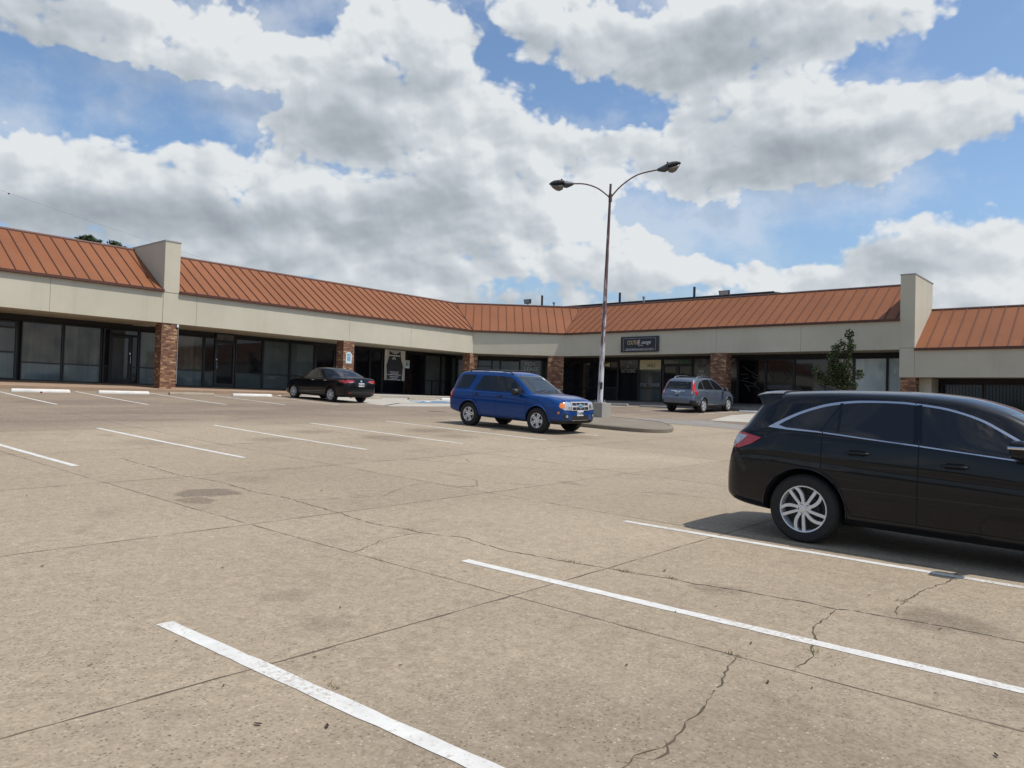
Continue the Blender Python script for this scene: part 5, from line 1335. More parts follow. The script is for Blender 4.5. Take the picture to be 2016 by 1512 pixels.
# ---- near black crossover
def near_suv():
    S = dict(whb=2.685, track=1.60, tyre_r=0.368, tyre_w=0.235, rim_r=0.249, paint=MT['p_black'], arch=0.062, lip=0.012, ridge=True,
      zt=[(-2.285, .60), (-2.28, .76), (-2.255, .83), (-2.225, .88), (-2.205, 1.0), (-2.17, 1.12), (-2.07, 1.25), (-1.95, 1.42), (-1.87, 1.56), (-1.80, 1.60), (-1.5, 1.63), (-1.0, 1.655), (-.5, 1.66), (0, 1.63), (.35, 1.55), (.62, 1.43), (1.0, 1.24), (1.3, 1.10), (1.42, 1.06), (1.8, 1.02), (2.1, .93), (2.22, .85), (2.28, .74), (2.31, .60)],
      zb=[(-2.285, .46), (-2.25, .38), (-2.1, .335), (-1.8, .30), (-1.0, .245), (1.0, .225), (1.9, .23), (2.2, .26), (2.31, .38)],
      zs=[(-2.285, .59), (-2.255, .815), (-2.205, .97), (-2.13, 1.13), (-1.95, 1.20), (-1.7, 1.225), (-1.2, 1.205), (-.3, 1.155), (.6, 1.105), (1.2, 1.06), (1.45, 1.035), (1.9, .96), (2.15, .84), (2.27, .70), (2.31, .57)],
      zr=[(-2.285, .595), (-2.205, .98), (-2.16, 1.11), (-2.03, 1.30), (-1.88, 1.48), (-1.7, 1.545), (-1.2, 1.565), (-.6, 1.565), (0, 1.53), (.4, 1.43), (.8, 1.255), (1.15, 1.12), (1.4, 1.05), (1.9, .985), (2.15, .865), (2.27, .72), (2.31, .58)],
      wm=[(-2.285, .62), (-2.27, .72), (-2.21, .82), (-2.07, .895), (-1.7, .935), (-1.2, .94), (0, .925), (1.3, .935), (1.8, .92), (2.1, .84), (2.25, .70), (2.31, .55)],
      wb=[(-2.285, .60), (-2.24, .73), (-2.1, .80), (-1.8, .845), (-1.0, .875), (0, .88), (1.2, .87), (1.7, .82), (2.1, .70), (2.27, .58), (2.31, .5)],
      wr=[(-2.285, .57), (-2.05, .665), (-1.85, .645), (-1.5, .655), (-.5, .67), (.2, .67), (.6, .69), (1.0, .73), (1.35, .77), (1.8, .73), (2.1, .62), (2.31, .45)])
    c = Car('near_suv', 'glossy black crossover at the right edge, cut off by the frame, with swirling alloy wheels', 'car', S)
    dlo = [(-1.773, 1.213), (-1.758, 1.224), (-1.736, 1.239), (-1.709, 1.257), (-1.678, 1.276), (-1.644, 1.297), (-1.605, 1.32), (-1.564, 1.344), (-1.522, 1.366), (-1.479, 1.387), (-1.434, 1.407), (-1.388, 1.426), (-1.344, 1.444), (-1.301, 1.459), (-1.261, 1.473), (-1.218, 1.486), (-1.17, 1.498), (-1.117, 1.509), (-1.061, 1.519), (-1.001, 1.528), (-0.936, 1.536), (-0.863, 1.541), (-0.784, 1.544), (-0.704, 1.546), (-0.631, 1.547), (-0.566, 1.547), (-0.507, 1.547), (-0.447, 1.546), (-0.38, 1.541), (-0.302, 1.534), (-0.218, 1.525), (-0.133, 1.514), (-0.054, 1.5), (0.02, 1.482), (0.092, 1.462), (0.159, 1.441), (0.221, 1.418), (0.276, 1.395), (0.324, 1.37), (0.371, 1.344), (0.42, 1.317), (0.477, 1.285), (0.539, 1.25), (0.594, 1.218), (0.632, 1.196), (0.729, 1.129), (0.732, 1.029), (0.513, 1.056), (-0.296, 1.12), (-1.241, 1.188), (-1.57, 1.197)]
    inner = [(-1.66, 1.243), (-1.646, 1.253), (-1.626, 1.267), (-1.602, 1.283), (-1.575, 1.3), (-1.545, 1.317), (-1.512, 1.337), (-1.476, 1.356), (-1.44, 1.374), (-1.402, 1.391), (-1.362, 1.408), (-1.322, 1.423), (-1.282, 1.437), (-1.245, 1.449), (-1.209, 1.46), (-1.172, 1.469), (-1.129, 1.479), (-1.083, 1.488), (-1.034, 1.498), (-0.981, 1.506), (-0.921, 1.513), (-0.853, 1.519), (-0.777, 1.523), (-0.7, 1.526), (-0.628, 1.528), (-0.564, 1.528), (-0.505, 1.528), (-0.444, 1.526), (-0.377, 1.521), (-0.299, 1.514), (-0.215, 1.505), (-0.13, 1.494), (-0.052, 1.48), (0.021, 1.462), (0.091, 1.443), (0.157, 1.421), (0.217, 1.398), (0.271, 1.374), (0.319, 1.349), (0.366, 1.322), (0.414, 1.295), (0.468, 1.264), (0.527, 1.231), (0.578, 1.202), (0.614, 1.182), (0.675, 1.135), (0.686, 1.054), (0.511, 1.07), (-0.297, 1.135), (-1.248, 1.203), (-1.575, 1.219)]
    def side(ax):
        c.decal('window_trim', dlo, ax, MT['satin'], 0.004, 0.05)
        g = c.decal('side_window', inner, ax, MT['carglass'], 0.007, 0.05, skirt=0.006)
        c.strip('window_pillar', [(-.27, 1.145), (-.325, 1.520)], ax, MT['p_black'], 0.075, 0.0085, g); c.strip('window_pillar', [(-1.03, 1.20), (-1.05, 1.505)], ax, MT['p_black'], 0.03, 0.0085, g)
        c.strip('window_pillar', [(-1.21, 1.20), (-1.04, 1.505)], ax, MT['p_black'], 0.018, 0.0085, g)
        c.strip('trim_gap', [(-1.18, 1.17), (-1.18, 1.22)], ax, MT['gap'], 0.008, 0.0095, g); c.strip('trim_gap', [(-.26, 1.12), (-.265, 1.18)], ax, MT['gap'], 0.008, 0.0095, g); c.strip('trim_gap', [(-.345, 1.53), (-.35, 1.58)], ax, MT['gap'], 0.008, 0.0095, g)
        c.strip('door_seam', [(-1.18, 1.20), (-1.175, 1.0), (-1.17, .82)], ax, MT['gap'], 0.009); c.strip('door_seam', [(-.26, 1.15), (-.255, .75), (-.25, .30)], ax, MT['gap'], 0.009)
        c.strip('door_seam', [(-1.17, .80), (-.98, .68), (-.9, .45), (-.86, .36), (.8, .34), (.86, .5), (.88, 1.06)], ax, MT['gap'], 0.007)
        c.strip('sill_line', [(-.85, .345), (.9, .335)], ax, MT['black'], 0.02)
        handle(c, -.82, 1.005, ax, MT['p_black'], 0.23); handle(c, .06, .955, ax, MT['p_black'], 0.23)
        sg = 1
        tl = [(-2.215, .955), (-2.20, 1.05), (-2.165, 1.13), (-2.05, 1.135), (-1.83, 1.09), (-1.93, 1.02), (-2.08, .96)]
        lt = c.decal('tail_light', tl, ax, MT['red'], 0.010, 0.04)
        c.decal('reverse_lens', [(-2.21, .965), (-2.195, 1.05), (-2.16, 1.12), (-1.99, 1.105), (-2.06, 1.04), (-2.16, .965)], ax, MT['clear'], 0.013, 0.03, lt, skirt=0.01)
        c.decal('bumper_vent', [(-2.19, .90), (-2.10, .92), (-1.97, .73), (-2.02, .70)], ax, MT['black'], 0.002, 0.05, skirt=0.005)
        c.strip('bumper_seam', [(-2.24, .79), (-2.02, .79), (-1.82, .86), (-1.76, .80)], ax, MT['gap'], 0.006)
        c.strip('fuel_flap', [(-1.75, 1.03), (-1.55, 1.03), (-1.53, .88), (-1.75, .88)], ax, MT['gap'], 0.004, closed=True) if ax == 'L' else None
        c.strip('headlight_edge', [(1.65, .90), (2.0, .82)], ax, MT['gap'], 0.006)
        c.decal('headlight', [(1.75, .88), (2.05, .86), (2.22, .76), (2.1, .70), (1.95, .74)], ax, MT['clear'], 0.008, 0.04)
    c.both(side)
    c.decal('rear_window', [(-.60, 1.15), (.60, 1.15), (.55, 1.46), (-.55, 1.46)], 'B', MT['carglass'], 0.005)
    c.decal('windscreen', [(-.70, 1.09), (.70, 1.09), (.60, 1.47), (-.60, 1.47)], 'F', MT['wind'], 0.005)
    c.decal('grille', [(-.40, .62), (.40, .62), (.48, .82), (-.48, .82)], 'F', MT['chrome'], 0.01)
    c.decal('grille_mesh', [(-.36, .65), (.36, .65), (.43, .79), (-.43, .79)], 'F', MT['black'], 0.014)
    c.decal('lower_grille', [(-.55, .36), (.55, .36), (.5, .5), (-.5, .5)], 'F', MT['black'], 0.006)
    # spoiler over the tailgate
    mb = MB()
    st = [(-1.72, .64, 1.54, 1.598), (-1.86, .645, 1.530, 1.592), (-1.95, .64, 1.535, 1.582), (-2.01, .62, 1.545, 1.566)]
    for (x, w, lo, hi) in st:
        for t in (-1, -.8, -.4, 0, .4, .8, 1):
            mb.v.append((x-(0 if abs(t) < .9 else -0.02), t*w, hi + 0.035*(1-t*t) - (0.012 if abs(t) == 1 else 0)))
        for t in (1, .8, .4, 0, -.4, -.8, -1): mb.v.append((x, t*w, lo + 0.03*(1-t*t)))
    for i in range(3):
        for k in range(14): mb.f.append((i*14+k, i*14+(k+1) % 14, (i+1)*14+(k+1) % 14, (i+1)*14+k)); mb.mi.append(0)
    mb.f.append(tuple(range(14))); mb.f.append(tuple(42+k for k in range(14))); mb.mi += [0, 0]
    mb.build('spoiler', MT['p_black'], c.root, smooth=45)
    for sd in (-1, 1):
        mb = MB(); mb.hexa([(-1.70, sd*.67, 1.50), (-1.90, sd*.668, 1.43), (-1.92, sd*.60, 1.43), (-1.74, sd*.58, 1.5), (-1.70, sd*.655, 1.575), (-1.99, sd*.635, 1.556), (-1.99, sd*.6, 1.558), (-1.74, sd*.6, 1.58)]); mb.build('spoiler_side', MT['p_black'], c.root, bevel=0.008, smooth=40)
        mirror(c, .63, sd*.96, 1.165, sd, MT['p_black'], sx=0.26, sy=0.125, sz=0.085)
        m = MB(); m.tube([(.51, sd*1.20, 1.185), (.63, sd*1.222, 1.187), (.73, sd*1.20, 1.185)], 0.013, 6); m.build('mirror_indicator', MT['chrome'], c.root)
    mb = MB(); mb.tube([(-2.10, .1, 1.25), (-2.09, -.25, 1.27)], 0.012, 6); mb.tube([(-2.16, .1, 1.20), (-2.08, .1, 1.25)], 0.03, 8); mb.build('rear_wiper', MT['black'], c.root)
    mb = MB(); mb.hexa([(-1.45, -.03, 1.63), (-1.25, -.015, 1.645), (-1.25, .015, 1.645), (-1.45, .03, 1.63), (-1.46, -.006, 1.70), (-1.44, -.006, 1.70), (-1.44, .006, 1.70), (-1.46, .006, 1.70)]); mb.build('antenna_fin', MT['p_black'], c.root)
    plate(c, c.hit((0, .96), 'B')[0].x-.01, 0, .96, -1, 'KGR 5027')
    def rim(mb, rb, y):
        for k in range(5):
            a = 2*pi*k/5
            spoke(mb, .05, rb-.010, .030, .040, a, lambda t: 0.36*t**1.9, y+.010, y+.045)
            spoke(mb, .05, rb-.010, .027, .034, a+0.64, lambda t: 0.02*t, y+.014, y+.045)
        hub(mb, .075, y+.012)
    c.wheels(rim)
    c.place(9.255, 1.667, radians(-89.0))
# ---- blue box-shaped SUV
def blue_suv():
    S = dict(whb=2.62, track=1.56, tyre_r=0.365, tyre_w=0.235, rim_r=0.215, paint=MT['p_blue'], arch=0.06, lip=0.03, clad=lambda x: 0.42 if x > 1.75 else 0.335,
      zt=[(-2.22, .70), (-2.20, .86), (-2.17, 1.0), (-2.12, 1.14), (-2.0, 1.42), (-1.90, 1.60), (-1.82, 1.66), (-1.5, 1.69), (-.7, 1.705), (0, 1.69), (.22, 1.66), (.40, 1.58), (.75, 1.34), (1.02, 1.155), (1.12, 1.115), (1.5, 1.085), (1.9, 1.03), (2.07, .985), (2.13, .93), (2.17, .80), (2.185, .60)],
      zb=[(-2.22, .50), (-2.1, .42), (-1.8, .38), (-1.0, .31), (1.0, .29), (1.7, .30), (2.1, .32), (2.185, .42)],
      zs=[(-2.22, .69), (-2.17, .985), (-2.1, 1.06), (-1.9, 1.085), (-1.0, 1.08), (.5, 1.075), (1.1, 1.065), (1.5, 1.045), (1.9, .975), (2.07, .92), (2.13, .86), (2.185, .58)],
      zr=[(-2.22, .695), (-2.12, 1.12), (-2.0, 1.38), (-1.88, 1.555), (-1.75, 1.605), (-.7, 1.625), (0, 1.605), (.3, 1.52), (.6, 1.35), (.9, 1.16), (1.1, 1.085), (1.5, 1.065), (1.9, 1.0), (2.07, .945), (2.13, .885), (2.185, .59)],
      wm=[(-2.22, .70), (-2.19, .80), (-2.1, .87), (-1.8, .90), (0, .895), (1.5, .90), (1.85, .88), (2.05, .82), (2.14, .74), (2.185, .62)],
      wb=[(-2.22, .68), (-2.15, .79), (-1.9, .825), (0, .84), (1.1, .83), (1.6, .79), (1.95, .73), (2.1, .68), (2.185, .58)],
      wr=[(-2.22, .66), (-2.05, .70), (-1.85, .665), (-.5, .67), (.2, .665), (.6, .70), (1.05, .755), (1.5, .70), (1.95, .62), (2.1, .58), (2.185, .5)])
    c = Car('blue_suv', 'bright blue boxy SUV with roof rack parked by the lamp post base', 'car', S)
    def side(ax):
        c.decal('rear_quarter_window', [(-1.96, 1.14), (-1.80, 1.53), (-1.68, 1.555), (-1.20, 1.56), (-1.30, 1.35), (-1.42, 1.14)], ax, MT['carglass'], 0.006, 0.05)
        c.decal('side_window', [(-1.15, 1.14), (-.95, 1.50), (-.90, 1.55), (-.30, 1.56), (-.26, 1.12), (-1.13, 1.12)], ax, MT['carglass'], 0.006, 0.05)
        c.decal('side_window', [(-.20, 1.12), (-.21, 1.56), (.10, 1.545), (.28, 1.48), (.80, 1.12)], ax, MT['carglass'], 0.006, 0.05)
        c.decal('window_pillar', [(-.275, 1.115), (-.30, 1.565), (-.205, 1.565), (-.185, 1.115)], ax, MT['black'], 0.0055, 0.05)
        for pts in ([(-.23, 1.10), (-.22, .42)], [(-1.20, 1.12), (-1.16, .92), (-.92, .60), (-.86, .40)], [(.93, 1.06), (.92, .80), (.86, .42)], [(-.86, .395), (.87, .385)], [(-1.2, 1.10), (.93, 1.095)], [(1.55, 1.0), (1.98, .86)], [(-1.85, .62), (-2.15, .66)]):
            c.strip('door_seam', pts, ax, MT['gap'], 0.008)
        handle(c, -1.02, .985, ax, MT['black'], .17); handle(c, -.06, .965, ax, MT['black'], .17)
        t = c.decal('tail_light', [(-2.165, .80), (-2.145, 1.09), (-2.05, 1.12), (-2.0, 1.10), (-2.03, .82)], ax, MT['red'], 0.010, 0.05)
        c.decal('reverse_lens', [(-2.16, .92), (-2.15, 1.0), (-2.06, 1.0), (-2.06, .92)], ax, MT['clear'], 0.013, 0.05, t, skirt=0.01)
        c.decal('side_marker', [(2.0, .60), (2.05, .60), (2.05, .66), (2.0, .66)], ax, MT['amber'], 0.006, .05)
    c.both(side)
    c.decal('windscreen', [(-.72, 1.14), (.72, 1.14), (.61, 1.60), (-.61, 1.60)], 'F', MT['wind'], 0.006)
    c.decal('rear_window', [(-.62, 1.14), (.62, 1.14), (.56, 1.52), (-.56, 1.52)], 'B', MT['carglass'], 0.006)
    for sd in (-1, 1):
        m = (lambda P: P) if sd > 0 else mirrored
        h = c.decal('headlight', m([(.44, .70), (.44, .93), (.60, .935), (.76, .90), (.80, .78), (.74, .71)]), 'F', MT['clear'], 0.012, 0.04)
        c.decal('indicator', m([(.70, .77), (.70, .915), (.77, .895), (.82, .80), (.80, .755)]), 'F', MT['amber'], 0.017, 0.04, h, skirt=.01)
        c.decal('lamp_bowl', m([(.50+.06*cos(k*pi/6), .81+.06*sin(k*pi/6)) for k in range(12)]), 'F', MT['chrome'], 0.016, 0.04, h, skirt=.01)
        f = c.decal('fog_recess', m([(.56, .45), (.74, .46), (.76, .57), (.70, .62), (.58, .60)]), 'F', MT['black'], 0.003, 0.04)
        c.decal('fog_light', m([(.64+.038*cos(k*pi/6), .535+.038*sin(k*pi/6)) for k in range(12)]), 'F', MT['clear'], 0.012, 0.04, f, skirt=.01)
        mirror(c, .62, sd*.92, 1.13, sd, MT['black'], sx=.2, sy=.115, sz=.10)
        rr = [(-1.55, sd*.60), (-1.5, sd*.60), (-1.0, sd*.605), (-.3, sd*.605), (.05, sd*.60), (.16, sd*.595)]
        P = []
        for i, (x, y) in enumerate(rr):
            z = c.hit((x, y), 'T')[0].z; P.append((x, y, z + (0.0 if i in (0, 5) else 0.055)))
        bar(c, 'roof_rail', P, 0.020, MT['black'], 8)
        c.strip('roof_channel', [(-1.7, sd*.635), (.2, sd*.63)], 'T', MT['black'], 0.025)
    for x in (-1.1, -.35): bar(c, 'roof_crossbar', [(x, -.60, c.hit((x, .6), 'T')[0].z+.058), (x, .60, c.hit((x, .6), 'T')[0].z+.058)], 0.016, MT['black'], 8)
    gr = c.decal('grille', [(-.43, .69), (.43, .69), (.42, .94), (-.42, .94)], 'F', MT['bright'], 0.016, 0.05)
    for z0, z1 in ((.71, .79), (.835, .915)):
        for k in range(4):
            y0 = -.385+k*.1965
            c.decal('grille_opening', [(y0, z0), (y0+.175, z0), (y0+.175, z1), (y0, z1)], 'F', MT['black'], 0.020, 0.05, gr, skirt=.006)
    em = c.decal('emblem_rim', [(.13*cos(k*pi/10), .812+.055*sin(k*pi/10)) for k in range(20)], 'F', MT['bright'], 0.026, 0.05, gr, skirt=.02)
    c.decal('emblem', [(.112*cos(k*pi/10), .812+.042*sin(k*pi/10)) for k in range(20)], 'F', MT['signblue'], 0.029, 0.05, gr, skirt=.01)
    hx = c.hit((0, .812), 'F')[0].x
    reparentless = text_mesh('lettering', 'Ford', 0.075, MT['chrome'], frame_matrix((hx+.031, 0, .812), (0, 1, 0), (0, 0, 1), (1, 0, 0)), gr, sx=1.1, shear=.3)
    c.decal('lower_grille', [(-.40, .42), (.40, .42), (.42, .56), (-.42, .56)], 'F', MT['black'], 0.004, 0.05)
    c.strip('bumper_trim', [(-.40, .415), (.40, .415)], 'F', MT['satin'], 0.012, .008)
    c.strip('bumper_seam', [(-.80, .67), (-.42, .66), (.42, .66), (.80, .67)], 'F', MT['gap'], 0.007)
    c.strip('bonnet_seam', [(-.70, .955), (-.4, .955), (.4, .955), (.70, .955)], 'F', MT['gap'], 0.008)
    for sd in (-1, 1): c.strip('bonnet_crease', [(1.15, sd*.50), (2.05, sd*.42)], 'T', MT['gap'], 0.004, .001); c.strip('bonnet_seam', [(1.12, sd*.74), (1.6, sd*.70), (2.0, sd*.63)], 'T', MT['gap'], 0.008)
    plate(c, c.hit((0.02, .62), 'F')[0].x+.005, -.02, .615, 1, 'CV-6Y58')
    plate(c, c.hit((0, .78), 'B')[0].x-.005, 0, .85, -1, 'CV-6Y58')
    for y in (-.3, .25): bar(c, 'wiper', [c.hit((y-.28, 1.165), 'F')[0]+Vector((.015, 0, 0)), c.hit((y+.25, 1.20), 'F')[0]+Vector((.015, 0, 0))], .009, MT['black'])
    c.decal('inspection_sticker', [(.43, 1.49), (.49, 1.49), (.49, 1.55), (.43, 1.55)], 'F', MT['white'], .009, .05, skirt=.002)
    c.strip('cowl', [(-.70, 1.125), (0, 1.118), (.70, 1.125)], 'F', MT['black'], 0.035, .004)
    mb = MB(); mb.hexa([(.02, .40, 1.66), (.10, .40, 1.655), (.10, .44, 1.655), (.02, .44, 1.66), (.03, .41, 1.72), (.06, .41, 1.715), (.06, .43, 1.715), (.03, .43, 1.72)]); mb.build('antenna_stub', MT['black'], c.root)
    def rim(mb, rb, y):
        for k in range(5):
            a = 2*pi*k/5; spoke(mb, .05, rb-.008, .075, .105, a, lambda t: 0.0, y+.014, y+.05)
            spoke(mb, .09, rb-.05, .012, .02, a, lambda t: 0.0, y+.008, y+.02, 2)
        hub(mb, .088, y+.012)
    c.wheels(rim)
    c.place(18.044, 15.014, radians(-89.2))
# ---- black sedan
def sedan():
    S = dict(whb=2.62, track=1.53, tyre_r=0.315, tyre_w=0.2, rim_r=0.212, paint=MT['p_black'], arch=0.055, lip=0.012,
      zt=[(-2.26, .72), (-2.24, .90), (-2.21, 1.01), (-2.17, 1.06), (-2.0, 1.085), (-1.72, 1.095), (-1.5, 1.17), (-1.1, 1.34), (-.75, 1.43), (-.3, 1.455), (.1, 1.44), (.35, 1.38), (.8, 1.16), (1.12, .995), (1.25, .965), (1.7, .90), (2.0, .81), (2.15, .70), (2.22, .56)],
      zb=[(-2.26, .42), (-2.15, .30), (-1.8, .24), (1.0, .20), (2.0, .19), (2.22, .30)],
      zs=[(-2.26, .71), (-2.21, .985), (-2.1, 1.03), (-1.75, 1.045), (-1.2, 1.01), (-.3, .965), (.6, .935), (1.1, .915), (1.5, .88), (1.9, .78), (2.12, .65), (2.22, .53)],
      zr=[(-2.26, .715), (-2.2, 1.01), (-1.98, 1.062), (-1.7, 1.075), (-1.45, 1.16), (-1.1, 1.285), (-.75, 1.355), (-.3, 1.375), (.1, 1.345), (.4, 1.25), (.8, 1.07), (1.1, .955), (1.5, .90), (1.9, .80), (2.12, .67), (2.22, .54)],
      wm=[(-2.26, .62), (-2.22, .75), (-2.1, .83), (-1.7, .868), (0, .865), (1.4, .868), (1.8, .83), (2.05, .74), (2.22, .52)],
      wb=[(-2.26, .60), (-2.2, .72), (-2.0, .76), (-1.5, .79), (0, .80), (1.1, .79), (1.6, .74), (2.0, .62), (2.22, .46)],
      wr=[(-2.26, .56), (-2.1, .66), (-1.75, .66), (-1.3, .60), (-.75, .56), (-.2, .565), (.3, .59), (.8, .66), (1.15, .70), (1.6, .64), (2.0, .54), (2.22, .4)])
    c = Car('black_sedan', 'black compact sedan parked nose-in before the brick pillar on the left wing', 'car', S)
    def side(ax):
        c.decal('side_window', [(-.92, 1.02), (-1.02, 1.19), (-.80, 1.29), (-.40, 1.335), (-.16, 1.335), (-.18, 1.0)], ax, MT['carglass'], .005, .05)
        c.decal('side_window', [(-.11, 1.0), (-.09, 1.335), (.12, 1.305), (.40, 1.20), (.76, .99)], ax, MT['carglass'], .005, .05)
        c.decal('quarter_window', [(-1.40, 1.06), (-1.08, 1.19), (-.98, 1.03)], ax, MT['carglass'], .005, .05)
        for pts in ([(-.145, .98), (-.14, .33)], [(-1.02, 1.02), (-1.0, .75), (-.85, .5), (-.8, .33)], [(.85, .95), (.86, .6), (.8, .32)], [(-.8, .32), (.8, .31)], [(-1.9, .6), (-2.18, .63)], [(-1.35, .98), (.9, .93)]): c.strip('door_seam', pts, ax, MT['gap'], .007)
        handle(c, -.88, .90, ax, MT['chrome'], .17); handle(c, .0, .885, ax, MT['chrome'], .17)
        t = c.decal('tail_light', [(-2.20, .83), (-2.185, .94), (-2.05, .975), (-1.88, .955), (-1.80, .90), (-2.0, .875)], ax, MT['red'], .010, .04)
    c.both(side)
    for sd in (-1, 1):
        m = (lambda P: P) if sd > 0 else mirrored
        t = c.decal('tail_light', m([(.34, .90), (.45, .975), (.76, .965), (.80, .86), (.60, .85)]), 'B', MT['red'], .012, .04)
        c.decal('reverse_lens', m([(.44, .88), (.62, .86), (.62, .885), (.47, .905)]), 'B', MT['clear'], .015, .04, t, skirt=.008)
        mirror(c, .66, sd*.88, 1.0, sd, MT['p_black'], sx=.18, sy=.1, sz=.07)
        c.decal('headlight', m([(.42, .62), (.66, .66), (.68, .74), (.45, .70)]), 'F', MT['clear'], .008, .04)
        c.decal('reflector', m([(.52, .42), (.66, .43), (.66, .455), (.52, .445)]), 'B', MT['red'], .006, .05)
    c.decal('rear_window', [(-.60, 1.115), (.60, 1.115), (.50, 1.365), (-.50, 1.365)], 'B', MT['carglass'], .005)
    c.decal('windscreen', [(-.64, 1.0), (.64, 1.0), (.52, 1.37), (-.52, 1.37)], 'F', MT['wind'], .005)
    c.decal('grille', [(-.3, .50), (.3, .50), (.36, .70), (-.36, .70)], 'F', MT['black'], .006)
    c.decal('lower_bumper', [(-.64, .36), (.64, .36), (.68, .50), (-.68, .50)], 'B', MT['clad'], .004)
    c.decal('plate_recess', [(-.26, .70), (.26, .70), (.33, .85), (-.33, .85)], 'B', MT['gap'], .0025)
    plate(c, c.hit((0, .80), 'B')[0].x-.002, 0, .785, -1, 'NTG 4821')
    c.decal('emblem', [(.045*cos(k*pi/8), .935+.045*sin(k*pi/8)) for k in range(16)], 'B', MT['chrome'], .008, .05, skirt=.006)
    c.strip('boot_seam', [(-.44, 1.03), (-.42, .72), (.42, .72), (.44, 1.03)], 'B', MT['gap'], .007)
    c.strip('boot_lip', [(-.62, 1.06), (0, 1.07), (.62, 1.06)], 'B', MT['gap'], .006)
    mb = MB(); mb.tube([(-.62, 0, 1.43), (-.66, 0, 1.5), (-.70, 0, 1.56)], [.014, .008, .006], 6); mb.build('antenna', MT['black'], c.root)
    def rim(mb, rb, y):
        for k in range(7):
            a = 2*pi*k/7; spoke(mb, .05, rb-.008, .045, .035, a, lambda t: 0.12*t, y+.012, y+.04)
        hub(mb, .07, y+.01)
    c.wheels(rim)
    c.place(20.755, 28.308, radians(90.9))
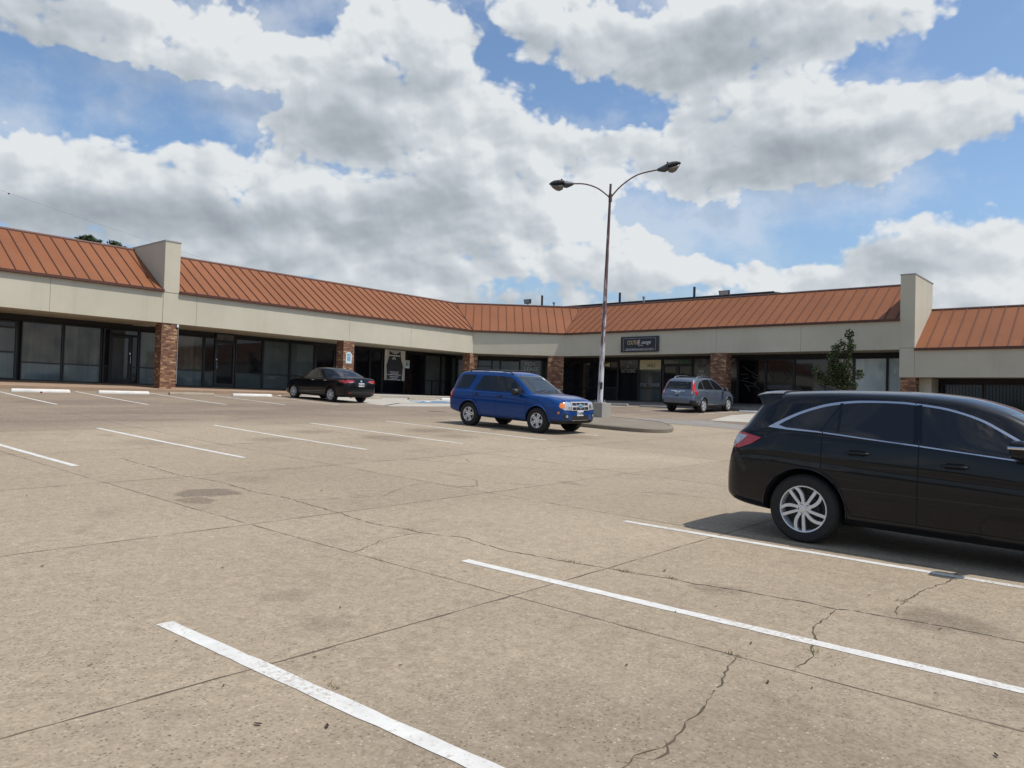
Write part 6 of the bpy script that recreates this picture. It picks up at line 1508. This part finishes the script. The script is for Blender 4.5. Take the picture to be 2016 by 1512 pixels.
# ---- silver blue SUV
def silver_suv():
    S = dict(whb=2.62, track=1.565, tyre_r=0.345, tyre_w=0.225, rim_r=0.222, paint=MT['p_steel'], arch=0.055, lip=0.014, clad=lambda x: (0.60 if x < -2.05 else 0.52 if x < -1.86 else 0.40) if x < -1.75 else 0.355,
      zt=[(-2.30, .66), (-2.285, .74), (-2.25, .80), (-2.20, .86), (-2.185, 1.0), (-2.15, 1.12), (-2.02, 1.38), (-1.90, 1.55), (-1.80, 1.60), (-1.4, 1.645), (-.7, 1.68), (-.1, 1.665), (.2, 1.61), (.5, 1.49), (.9, 1.25), (1.15, 1.10), (1.28, 1.06), (1.7, 1.0), (2.0, .92), (2.15, .82), (2.22, .62)],
      zb=[(-2.30, .46), (-2.2, .38), (-1.9, .33), (-1, .27), (1, .25), (2, .25), (2.22, .36)],
      zs=[(-2.30, .65), (-2.25, .79), (-2.20, .85), (-2.15, 1.02), (-2.0, 1.06), (-1.5, 1.075), (-.5, 1.045), (.6, 1.02), (1.15, 1.0), (1.6, .96), (1.95, .86), (2.13, .74), (2.22, .56)],
      zr=[(-2.30, .655), (-2.19, .99), (-2.05, 1.29), (-1.9, 1.47), (-1.7, 1.54), (-1.2, 1.585), (-.6, 1.60), (-.1, 1.575), (.25, 1.49), (.6, 1.35), (.95, 1.15), (1.2, 1.045), (1.6, .98), (1.95, .88), (2.13, .76), (2.22, .57)],
      wm=[(-2.30, .66), (-2.27, .78), (-2.15, .86), (-1.8, .905), (0, .90), (1.4, .905), (1.8, .88), (2.05, .79), (2.22, .55)],
      wb=[(-2.30, .64), (-2.24, .76), (-2.1, .80), (-1.6, .83), (0, .845), (1.1, .83), (1.6, .79), (2.0, .68), (2.22, .48)],
      wr=[(-2.30, .62), (-2.1, .70), (-1.85, .65), (-1.2, .635), (-.2, .63), (.3, .64), (.8, .70), (1.2, .76), (1.6, .70), (2.0, .58), (2.22, .42)])
    c = Car('silver_blue_suv', 'silver blue compact SUV with silver roof rails parked facing the right wing', 'car', S)
    def side(ax):
        c.decal('rear_quarter_window', [(-1.80, 1.12), (-1.70, 1.26), (-1.52, 1.40), (-1.28, 1.50), (-1.22, 1.12)], ax, MT['carglass'], .006, .05)
        c.decal('side_window', [(-1.15, 1.11), (-1.21, 1.51), (-.9, 1.55), (-.45, 1.555), (-.22, 1.09)], ax, MT['carglass'], .006, .05)
        c.decal('side_window', [(-.14, 1.09), (-.36, 1.55), (-.1, 1.535), (.22, 1.44), (.60, 1.27), (.85, 1.07)], ax, MT['carglass'], .006, .05)
        for pts in ([(-.2, 1.07), (-.15, .8), (-.15, .40)], [(-1.2, 1.09), (-1.15, .85), (-.95, .6), (-.88, .40)], [(.95, 1.0), (.92, .7), (.86, .40)], [(-.88, .395), (.86, .385)], [(-2.24, .72), (-1.95, .72), (-1.8, .78)]): c.strip('door_seam', pts, ax, MT['gap'], .007)
        c.strip('rocker_trim', [(-.9, .39), (.9, .38)], ax, MT['satin'], .02, .004)
        handle(c, -.98, .985, ax, MT['p_steel'], .18); handle(c, -.02, .965, ax, MT['p_steel'], .18)
        c.decal('tail_light', [(-2.14, .86), (-2.12, 1.10), (-1.98, 1.42), (-1.90, 1.44), (-1.96, 1.25), (-1.98, 1.05), (-1.92, .88)], ax, MT['red'], .010, .04)
    c.both(side)
    for sd in (-1, 1):
        m = (lambda P: P) if sd > 0 else mirrored
        t = c.decal('tail_light', m([(.70, .86), (.70, 1.15), (.62, 1.45), (.68, 1.46), (.75, 1.15), (.80, 1.0), (.81, .86)]), 'B', MT['red'], .012, .04)
        c.decal('reverse_lens', m([(.69, .90), (.69, 1.03), (.755, 1.03), (.77, .90)]), 'B', MT['clear'], .015, .04, t, skirt=.008)
        mirror(c, .70, sd*.92, 1.09, sd, MT['p_steel'], sx=.2, sy=.11, sz=.09)
        P = [(x, sd*.56, c.hit((x, sd*.56), 'T')[0].z + d) for x, d in ((-1.55, .0), (-1.42, .06), (-.9, .075), (-.3, .075), (.0, .06), (.14, .0))]
        bar(c, 'roof_rail', P, .022, MT['satin'], 8)
        c.decal('headlight', m([(.44, .78), (.72, .80), (.72, .90), (.46, .88)]), 'F', MT['clear'], .008, .04)
    c.decal('rear_window', [(-.66, 1.11), (.66, 1.11), (.57, 1.45), (-.57, 1.45)], 'B', MT['carglass'], .006)
    c.decal('windscreen', [(-.70, 1.07), (.70, 1.07), (.58, 1.56), (-.58, 1.56)], 'F', MT['wind'], .006)
    c.decal('garnish', [(-.36, 1.0), (.36, 1.0), (.36, 1.035), (-.36, 1.035)], 'B', MT['chrome'], .014, .05)
    c.decal('emblem', [(.05*cos(k*pi/8), 1.035+.04*sin(k*pi/8)) for k in range(16)], 'B', MT['signblue'], .020, .05, skirt=.006)
    c.strip('tailgate_seam', [(-.72, 1.06), (-.70, .83), (.70, .83), (.72, 1.06)], 'B', MT['gap'], .007)
    c.decal('latch_recess', [(-.07, .775), (.07, .775), (.06, .82), (-.06, .82)], 'B', MT['gap'], .004)
    plate(c, c.hit((0, .93), 'B')[0].x-.004, .03, .925, -1, 'BSV 7163')
    c.decal('grille', [(-.35, .72), (.35, .72), (.38, .84), (-.38, .84)], 'F', MT['black'], .006)
    def rim(mb, rb, y):
        for k in range(5):
            a = 2*pi*k/5; spoke(mb, .05, rb-.008, .03, .04, a-.10, lambda t: -0.10*t, y+.012, y+.045); spoke(mb, .05, rb-.008, .03, .04, a+.10, lambda t: 0.10*t, y+.012, y+.045)
        hub(mb, .075, y+.01)
    c.wheels(rim)
    c.place(34.773, 17.595, 0.0)
MT['p_black'] = m_carpaint('black_car_paint', (0.0030, 0.0042, 0.0070), 0.0, 0.3, 0.75, 1.40)
MT['p_blue'] = m_carpaint('blue_car_paint', (0.003, 0.046, 0.200), 0.1, 0.32, 0.7, 1.45)
MT['p_steel'] = m_carpaint('steel_blue_car_paint', (0.125, 0.155, 0.205), 0.45, 0.35)
near_suv(); blue_suv(); sedan(); silver_suv()
